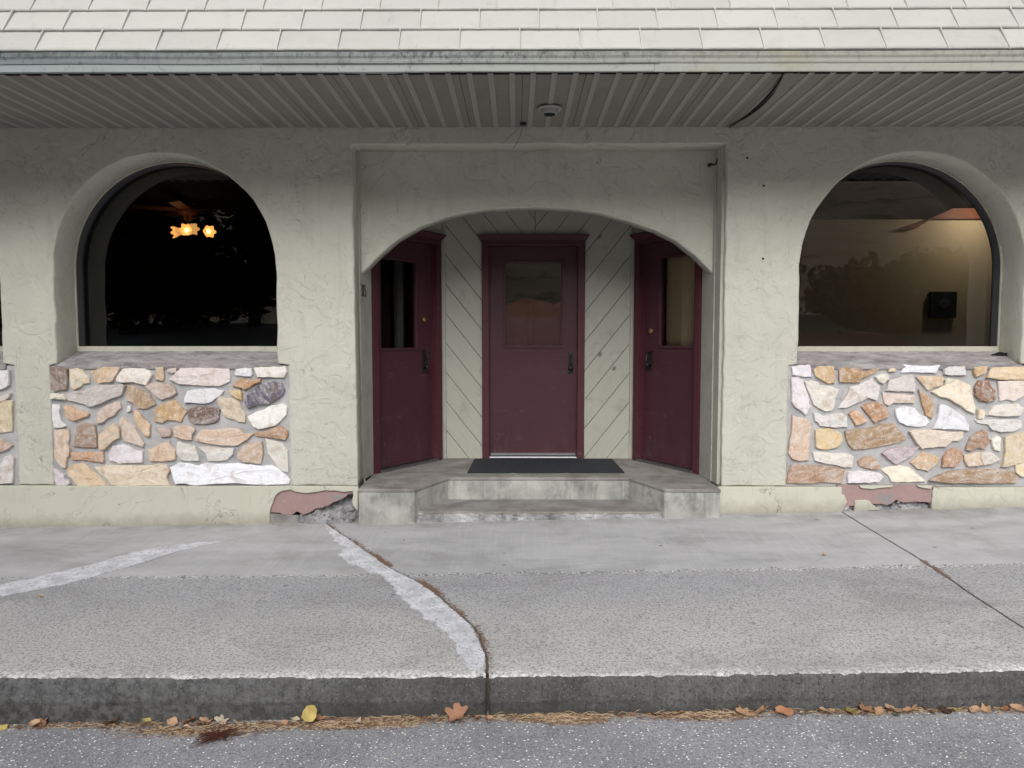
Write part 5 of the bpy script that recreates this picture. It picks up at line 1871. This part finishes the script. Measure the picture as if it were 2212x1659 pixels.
gr = tag(empty('guard_rail', (13.6, -22.0, 0)), 'short pale guard rail on the hillside, mirrored in the right window', 'guard rail')
bm = bmesh.new(); box(bm, -1.9, 1.9, -.05, .05, 5.35, 5.5); obj('rail', bm, M['fixture'], gr)
for x_ in (-1.6, 1.6):
    bm = bmesh.new(); box(bm, x_ - .06, x_ + .06, -.12, -.052, 1.5, 5.7); obj('post', bm, M['fixture'], gr)
cx_, cy_ = 8.62, -4.4
cz_ = z_road(6, cy_)
car = tag(empty('parked_car', (cx_, cy_, cz_)), 'dark red car parked across the road, mirrored in the right window', 'car')
M['carpaint'] = mat_simple('dark_red_car_paint', srgb((120, 48, 58)), .05, .3, .8, 2, 20, .0)
M['tyre'] = mat_simple('tyre_rubber', srgb((30, 30, 32)), .1, .9, .1)
M['carglass'] = mat_simple('tinted_car_glass', srgb((66, 78, 84)), .05, .12, .9, 2, 20, .0)
bprof = [(-4.55, .35, .80), (-4.50, .72, .84), (-4.2, .93, .86), (-3.6, 1.0, .88), (-2.2, 1.0, .89), (-1.35, .98, .88), (-.6, .90, .85), (-.12, .78, .78), (0, .58, .70), (-.02, .34, .68)]
bm = bmesh.new()
rings = []
for (x, zt, hw_) in bprof:
    zt *= 1.09
    rings.append([bm.verts.new(p) for p in ((x, -hw_ * .98, .25), (x, -hw_, zt * .62), (x, -hw_ * .90, zt * .97), (x, -hw_ * .55, zt + .015), (x, hw_ * .55, zt + .015), (x, hw_ * .90, zt * .97), (x, hw_, zt * .62), (x, hw_ * .98, .25))])
for A_, B_ in zip(rings[:-1], rings[1:]):
    for k in range(8): bm.faces.new((A_[k], A_[(k + 1) % 8], B_[(k + 1) % 8], B_[k]))
bm.faces.new(rings[0]); bm.faces.new(rings[-1][::-1])
obj('body', bm, M['carpaint'], car, smooth=True)
bm = bmesh.new()
rings = []
for (x, z, hw_) in ((-4.0, .97, .74), (-3.4, 1.36, .60), (-2.6, 1.44, .58), (-2.0, 1.41, .58), (-1.15, .99, .76)):
    rings.append([bm.verts.new(p) for p in ((x, -hw_ - (.12 if z > 1.2 else 0), .96), (x, -hw_, z), (x, hw_, z), (x, hw_ + (.12 if z > 1.2 else 0), .96))])
for A_, B_ in zip(rings[:-1], rings[1:]):
    for k in range(3): bm.faces.new((A_[k], A_[k + 1], B_[k + 1], B_[k]))
obj('window', bm, M['carglass'], car)
bm = bmesh.new()
rings = []
for (x, z, hw_) in ((-3.55, 1.34, .60), (-3.2, 1.415, .60), (-2.6, 1.455, .59), (-2.0, 1.425, .59), (-1.85, 1.37, .60)):
    rings.append([bm.verts.new(p) for p in ((x, -hw_ - .02, z - .03), (x, -hw_ * .8, z + .01), (x, hw_ * .8, z + .01), (x, hw_ + .02, z - .03))])
for A_, B_ in zip(rings[:-1], rings[1:]):
    for k in range(3): bm.faces.new((A_[k], A_[k + 1], B_[k + 1], B_[k]))
obj('roof', bm, M['carpaint'], car, smooth=True)
for x in (-3.7, -.85):
    for s in (-1, 1):
        bm = bmesh.new(); lathe(bm, [(.12, -.02), (.22, 0), (.31, .02), (.33, .06), (.33, .16), (.31, .2)], (x, s * .70 if s > 0 else -.90, .33), 'Y', 26)
        obj('wheel', bm, M['tyre'], car)
for s in (-1, 1):
    bm = bmesh.new(); box(bm, -.14, -.01, s * .68 - .14, s * .68 + .14, .58, .72); obj('headlight', bm, M['fixture'], car)
    bm = bmesh.new(); box(bm, -1.75, -1.6, s * .98 - .08, s * .98 + .08, 1.0, 1.12); bevel(obj('mirror', bm, M['carpaint'], car), .03, 2)

# ------------------------------------------------------------------ litter
def leaf_mesh(s, seed, lobes=0, curl=.3):
    rr_ = random.Random(seed)
    bm = bmesh.new()
    n = 22
    rim, mid = [], []
    ph = rr_.uniform(0, 6)
    for k in range(n):
        a = 2 * pi * k / n
        if lobes:
            r = s * (.46 + .46 * abs(cos(lobes * a / 2 + .4)) ** 1.4 + .18 * rr_.random())
        else:
            r = s * (.78 - .20 * abs(sin(a)) + .12 * max(0, cos(a)) ** 3 + .12 * rr_.random())
        x, y = r * cos(a), r * sin(a)
        z = curl * s * (.55 * (x / s) ** 2 + .9 * (y / s) ** 2) + .12 * s * sin(3 * a + ph) + .05 * s * rr_.uniform(-1, 1)
        rim.append(bm.verts.new((x, y, z)))
        mid.append(bm.verts.new((x * .5, y * .5, z * .28 + .02 * s * sin(5 * a))))
    c = bm.verts.new((0, 0, -.02 * s))
    for k in range(n):
        bm.faces.new((rim[k], rim[(k + 1) % n], mid[(k + 1) % n], mid[k]))
        bm.faces.new((mid[k], mid[(k + 1) % n], c))
    tube(bm, [(-s * .6, 0, .0), (-s * .95, s * .06, .02 * s), (-s * 1.25, s * .05, .0)], s * .018, 4)
    me = bpy.data.meshes.new('leaf')
    bm.to_mesh(me); bm.free()
    for p in me.polygons: p.use_smooth = True
    return me
def mat_dryleaf():
    m = NT('dry_leaf', .75, .25)
    base = m.info().outputs['Color']
    m.shuffle()
    c = m.mix(m.ramp(m.noise(60, 4, .6), .42, .7, 0, .45), base, m.mix(.45, base, srgb((116, 76, 50))[:3]))
    m.color(c)
    m.bump(m.noise(120, 3), .001, .6)
    return m.m
M['leafdry'] = mat_dryleaf()
LG = 'dry leaves along the kerb'
TAN, PEACH, RUSTC, YEL, PALE, BRN, OLV, GRN = (206,160,118), (224,178,140), (176,124,92), (226,200,112), (226,206,178), (120,82,58), (150,132,72), (96,128,96)
LEAVES = [
 (r2(1880,1180), .050, YEL, 0, 'large pale yellow leaf standing upright against the kerb', 'up'),
 (r2(1935,1218), .032, RUSTC, 5, 'small rust leaf tucked behind the upright yellow leaf', ''),
 (r2(245,486), .020, YEL, 0, 'small yellow leaf on the sidewalk below the left light patch', 'walk'),
 (r2(885,1252), .034, YEL, 0, 'flat yellow leaf at the kerb foot left of the leaf pile', ''),
 (r2(1040,1252), .036, PEACH, 0, 'peach leaf at the left end of the leaf pile', ''),
 (r2(1105,1284), .030, PALE, 0, 'pale leaf at the front of the leaf pile', ''),
 (r2(1155,1232), .036, RUSTC, 5, 'rust brown leaf at the back of the leaf pile', ''),
 (r2(1218,1264), .034, TAN, 0, 'tan leaf in the middle of the leaf pile', ''),
 (r2(1250,1240), .032, PEACH, 5, 'curled peach leaf on top of the leaf pile', ''),
 (r2(1335,1248), .034, PALE, 5, 'cream leaf at the right end of the leaf pile above the twig clump', ''),
 (r2(210,1273), .036, PEACH, 0, 'peach leaf near the bottom left corner by the kerb', ''),
 (r2(268,1252), .034, RUSTC, 5, 'rust leaf beside the peach leaf near the left corner', ''),
 (r2(110,1287), .024, TAN, 0, 'small tan leaf second from the left end of the kerb', ''),
 (r2(15,1282), .024, YEL, 0, 'small yellow leaf at the very left edge of the gutter', ''),
 (r2(670,1262), .036, BRN, 5, 'dark brown leaf lying alone at the kerb foot on the left', ''),
 (r2(1780,1246), .030, PALE, 0, 'pale leaf on the straw just left of the upright leaf', ''),
 (r2(1715,1256), .022, TAN, 0, 'little tan leaf fragment left of the pale leaf', ''),
 (r2(2150,1262), .030, PALE, 5, 'pale curled leaf in the straw right of the upright leaf', ''),
 (r3(745,1230), .056, (190,136,104), 5, 'big curled orange brown leaf in front of the kerb crack', ''),
 (r3(865,1218), .028, RUSTC, 0, 'rust leaf just right of the big curled leaf', ''),
 (r3(940,1213), .022, TAN, 0, 'small tan leaf under the kerb crack', ''),
 (r3(635,1196), .030, PALE, 5, 'pale torn leaf left of the big curled leaf', ''),
 (r3(2065,1170), .034, RUSTC, 5, 'rust leaf on the straw left of the two tan leaves', ''),
 (r3(1935,1198), .026, BRN, 0, 'small brown leaf in the straw right of the centre clump', ''),
 (r3(425,146), .010, (200,130,70), 0, 'tiny orange leaf on the sidewalk below the steps', 'walk'),
 (r3(560,191), .010, (196,132,90), 0, 'tiny tan leaf bit on the sidewalk, nearer the camera than the orange one', 'walk'),
 (r4(455,1206), .040, TAN, 5, 'tan lobed leaf, left one of the overlapping pair', ''),
 (r4(545,1190), .050, (212,164,120), 5, 'large tan leaf, right one of the overlapping pair', ''),
 (r4(700,1192), .046, (204,138,98), 0, 'folded orange leaf right of the tan pair', ''),
 (r4(822,1200), .022, PALE, 0, 'small pale leaf between the folded leaf and the flat one', ''),
 (r4(975,1202), .038, PEACH, 0, 'flat peach leaf lying alone near the right end of the gutter', ''),
 (r4(1108,1186), .036, OLV, 0, 'olive green leaf at the left of the right hand leaf row', ''),
 (r4(1190,1178), .040, RUSTC, 5, 'rust leaf propped on the olive leaf', ''),
 (r4(1288,1198), .030, TAN, 0, 'tan leaf in front of the right hand leaf row', ''),
 (r4(1365,1184), .042, (190,150,120), 5, 'greyish tan curled leaf in the right hand leaf row', ''),
 (r4(1462,1168), .038, (206,156,120), 5, 'pinkish tan leaf leaning on the kerb on the right', ''),
 (r4(1592,1184), .030, RUSTC, 0, 'rust leaf beside the dark one on the right', ''),
 (r4(1690,1184), .034, (70,54,42), 0, 'nearly black leaf in the right hand leaf row', ''),
 (r4(1765,1190), .026, (196,186,80), 0, 'yellow green leaf in the right hand leaf row', ''),
 (r4(1875,1184), .034, PEACH, 0, 'peach leaf right of the yellow green one', ''),
 (r4(1935,1178), .028, TAN, 5, 'tan leaf touching the peach leaf on its right side', ''),
 (r4(2050,1172), .026, (150,100,70), 0, 'brown leaf second from the right edge of the gutter', ''),
 (r4(2130,1160), .042, (214,166,128), 5, 'large curled tan leaf at the right edge of the gutter', ''),
 (r4(975,243), .020, YEL, 5, 'small yellow leaf on the sidewalk left of the straight joint', 'walk'),
 (r4(1418,1233), .016, GRN, 0, 'little green leaf on the road on the right', ''),
]
for i, (p, s, col, lob, lb, kind) in enumerate(LEAVES):
    s *= .97
    me = leaf_mesh(s, i + 3, lob, R.uniform(.25, .8))
    me.materials.append(M['leafdry'])
    if kind == 'walk':
        v = on_floor(p[0], p[1], z_walk); v.z += s * .10 + .004
        rot = (R.uniform(-.15, .15), R.uniform(-.15, .15), R.uniform(0, 6.28))
    elif kind == 'up':
        v = on_floor(p[0], p[1] + 22, z_road); v.y = YK - .075; v.z = z_road(v.x, v.y) + .058
        rot = (radians(80), radians(-60), radians(14))
    else:
        v = on_floor(p[0], p[1] + 1, z_road); v.z += s * R.uniform(.35, .55)
        if v.y > YK - .045: v.y = YK - .045
        rot = (R.uniform(.0, .5), R.uniform(-.35, .35), R.uniform(-.9, .9) + (pi if R.random() < .5 else 0))
    o = link('fallen_leaf', me, None, None, v, rot)
    g_ = sum(col) / 3
    o.color = srgb([lin(v, g_, .16) for v in col], .84 * R.uniform(.85, 1.08))
    tag(o, lb, 'leaf', LG if kind != 'walk' else 'leaves on the sidewalk')

# straw and needles: dense clumps at the kerb foot
def strands(name, mat, clumps, wid, lenr, kind='stuff', seed=1, hfun=z_road, ymax=YK - .022):
    rr_ = random.Random(seed)
    vs, fs = [], []
    for (cx, cy, sx, sy, n, ht) in clumps:
        for _ in range(n):
            x = rr_.gauss(cx, sx); y = min(ymax, rr_.gauss(cy, sy))
            L = rr_.uniform(*lenr); a = rr_.gauss(0, .7) + (pi if rr_.random() < .5 else 0)
            t = rr_.gauss(0, .10)
            d_ = Vector((cos(a) * cos(t), sin(a) * cos(t) * .7, sin(t))).normalized()
            z = hfun(x, y) + .002 + abs(rr_.gauss(0, ht))
            w = wid * rr_.uniform(.6, 1.5)
            side = d_.cross(Vector((0, 0, 1))).normalized() * w
            up_ = Vector((0, 0, w))
            bend = Vector((rr_.gauss(0, .1), rr_.gauss(0, .1), abs(rr_.gauss(0, .06)))) * L
            p0 = Vector((x, y, z)); p1 = p0 + d_ * L * .5 + bend; p2 = p0 + d_ * L
            for q in (p0, p1, p2):
                if q.y > ymax: q.y = ymax
                q.z = max(q.z, hfun(q.x, q.y) + .001)
            b = len(vs)
            for q, k in ((p0, .6), (p1, 1), (p2, .5)):
                vs += [q + side * k, q - side * k, q + up_ * k * 1.6]
            for s_ in (0, 3):
                for (i, j) in ((0, 1), (1, 2), (2, 0)):
                    fs.append((b + s_ + i, b + s_ + j, b + s_ + 3 + j, b + s_ + 3 + i))
    me = bpy.data.meshes.new(name)
    me.from_pydata([tuple(v) for v in vs], [], fs)
    me.materials.append(mat)
    o = bpy.data.objects.new(name, me); C.objects.link(o)
    o['kind'] = kind
    return o
def rp(px, py):
    v = on_floor(px, py, z_road); return v.x, min(v.y, YK - .03)
CL = []
for (p, sx, sy, n) in ((r2(1150, 1300), .14, .022, 420), (r2(1350, 1290), .10, .02, 260), (r2(1600, 1270), .08, .012, 90), (r2(2040, 1270), .12, .016, 240), (r3(200, 1250), .15, .022, 480), (r3(520, 1225), .10, .012, 130),
                       (r3(1330, 1215), .09, .022, 520), (r3(1420, 1230), .08, .018, 300), (r3(1050, 1200), .10, .008, 110), (r3(1650, 1195), .12, .008, 90), (r4(200, 1235), .10, .022, 480), (r4(330, 1225), .08, .02, 260),
                       (r4(1290, 1215), .13, .010, 200), (r4(1000, 1205), .3, .006, 110), (r4(1900, 1200), .18, .008, 130), (r2(760, 1270), .14, .012, 120), (r2(300, 1270), .2, .010, 90), (r4(2150, 1195), .1, .008, 70)):
    x, y = rp(*p)
    CL.append((x, y, sx, sy, int(n * .5), .006))
CL.append((0, 3.205, 1.7, .010, 120, .003))
tag(strands('straw_litter', M['straw'], CL, .0009, (.012, .06), seed=3), 'pale straw and dry needles drifted along the foot of the kerb', 'straw')
tag(strands('needle_litter', M['rust'], [(a, b + .008, c, d_ * 1.1, int(n * 2.6), .004) for (a, b, c, d_, n, e) in CL], .0013, (.006, .03), seed=9), 'brown leaf crumbs and needles drifted along the foot of the kerb', 'plant litter')
# crushed leaf crumbs
rr_ = random.Random(77)
vs, fs = [], []
for (cx, cy, sx, sy, n, e) in CL:
    for _ in range(int(n * 1.0)):
        x = rr_.gauss(cx, sx * 1.1); y = min(YK - .024, rr_.gauss(cy + .006, sy * 1.1))
        s_ = rr_.uniform(.003, .011)
        z = z_road(x, y) + rr_.uniform(.002, .012)
        a = rr_.uniform(0, 6.28)
        t = Vector((cos(a), sin(a), rr_.uniform(-.5, .5))) * s_
        u_ = Vector((-sin(a), cos(a), rr_.uniform(-.6, .6))) * s_ * rr_.uniform(.4, .9)
        b = len(vs)
        c_ = Vector((x, y, z))
        vs += [tuple(c_ + t), tuple(c_ + u_ * .8 + t * .2), tuple(c_ - t * .9 + Vector((0, 0, s_ * .3))), tuple(c_ - u_)]
        fs += [(b, b + 1, b + 2), (b, b + 2, b + 3)]
me = bpy.data.meshes.new('leaf_crumbs'); me.from_pydata(vs, [], fs); me.materials.append(M['crumb'])
o = bpy.data.objects.new('leaf_crumbs', me); C.objects.link(o); o['kind'] = 'stuff'
tag(o, 'crushed brown and tan leaf crumbs along the foot of the kerb', 'plant litter')
# brown needles caught in the sidewalk crack
CC = []
rr_ = random.Random(31)
path_ = resample(shiftline(cR, .006), .012, False)
for k, p in enumerate(path_):
    t = k / len(path_)
    dens = max(0, nz(t * 9, 0, 3) + .12) * 2.2 * (1 if .12 < t < .93 else .15)
    CC.append((p.x, p.y, .011, .009, int(26 * dens), .0015))
for k, p in enumerate(resample(jR, .012, False)):
    if abs(p.y - 4.5) < .16: CC.append((p.x, p.y, .010, .010, 9, .0015))
tag(strands('crack_litter', M['rust'], CC, .0009, (.004, .022), seed=5, hfun=z_walk, ymax=9), 'brown needles caught in the sidewalk crack and the joint', 'plant litter')
# reddish twig clump
tw = rp(*r2(1320, 1325))
bm = bmesh.new()
rr_ = random.Random(4)
for k in range(90):
    a = rr_.gauss(.62, .28) + (pi if rr_.random() < .5 else 0)
    L = rr_.uniform(.03, .10)
    p = Vector((rr_.gauss(0, .035), rr_.gauss(0, .018), rr_.uniform(.004, .022)))
    tube(bm, [p, p + Vector((cos(a) * L * .5, sin(a) * L * .5, rr_.uniform(0, .012))), p + Vector((cos(a) * L, sin(a) * L, rr_.uniform(-.002, .01)))], [.0016, .0013, .0006], 4)
o = obj('dry_twig', bm, M['twig']); o.location = (tw[0], tw[1] - .02, z_road(*tw))
tag(o, 'dark reddish dry twig clump on the road in front of the leaf pile', 'twig')
# small pebbles on the road
rr_ = random.Random(12)
vs, fs = [], []
base_ico = bmesh.new(); bmesh.ops.create_icosphere(base_ico, subdivisions=1, radius=1)
bv = [v.co.copy() for v in base_ico.verts]; bf = [[v.index for v in f.verts] for f in base_ico.faces]
base_ico.free()
for _ in range(1900):
    y = rr_.uniform(2.55, 3.16)
    if rr_.random() > (3.22 - y) / .4 + .12: continue
    x = rr_.uniform(-2.8, 2.8)
    s_ = rr_.choice((.0014, .0018, .0022, .0022, .003, .0042))
    sc = (rr_.uniform(.8, 1.7), rr_.uniform(.7, 1.3), .6)
    a = rr_.uniform(0, 3.14)
    b = len(vs)
    for v in bv:
        q = Vector((v.x * s_ * sc[0], v.y * s_ * sc[1], v.z * s_ * sc[2]))
        vs.append((x + q.x * cos(a) - q.y * sin(a), y + q.x * sin(a) + q.y * cos(a), z_road(x, y) + .0035 + q.z))
    for f in bf: fs.append([b + i for i in f])
me = bpy.data.meshes.new('road_grit'); me.from_pydata(vs, [], fs); me.materials.append(M['chip'])
o = bpy.data.objects.new('road_grit', me); C.objects.link(o); o['kind'] = 'stuff'
tag(o, 'pale stone chips scattered on the grey asphalt', 'grit')

for o in list(bpy.data.objects):
    if '_w' in o: del o['_w']
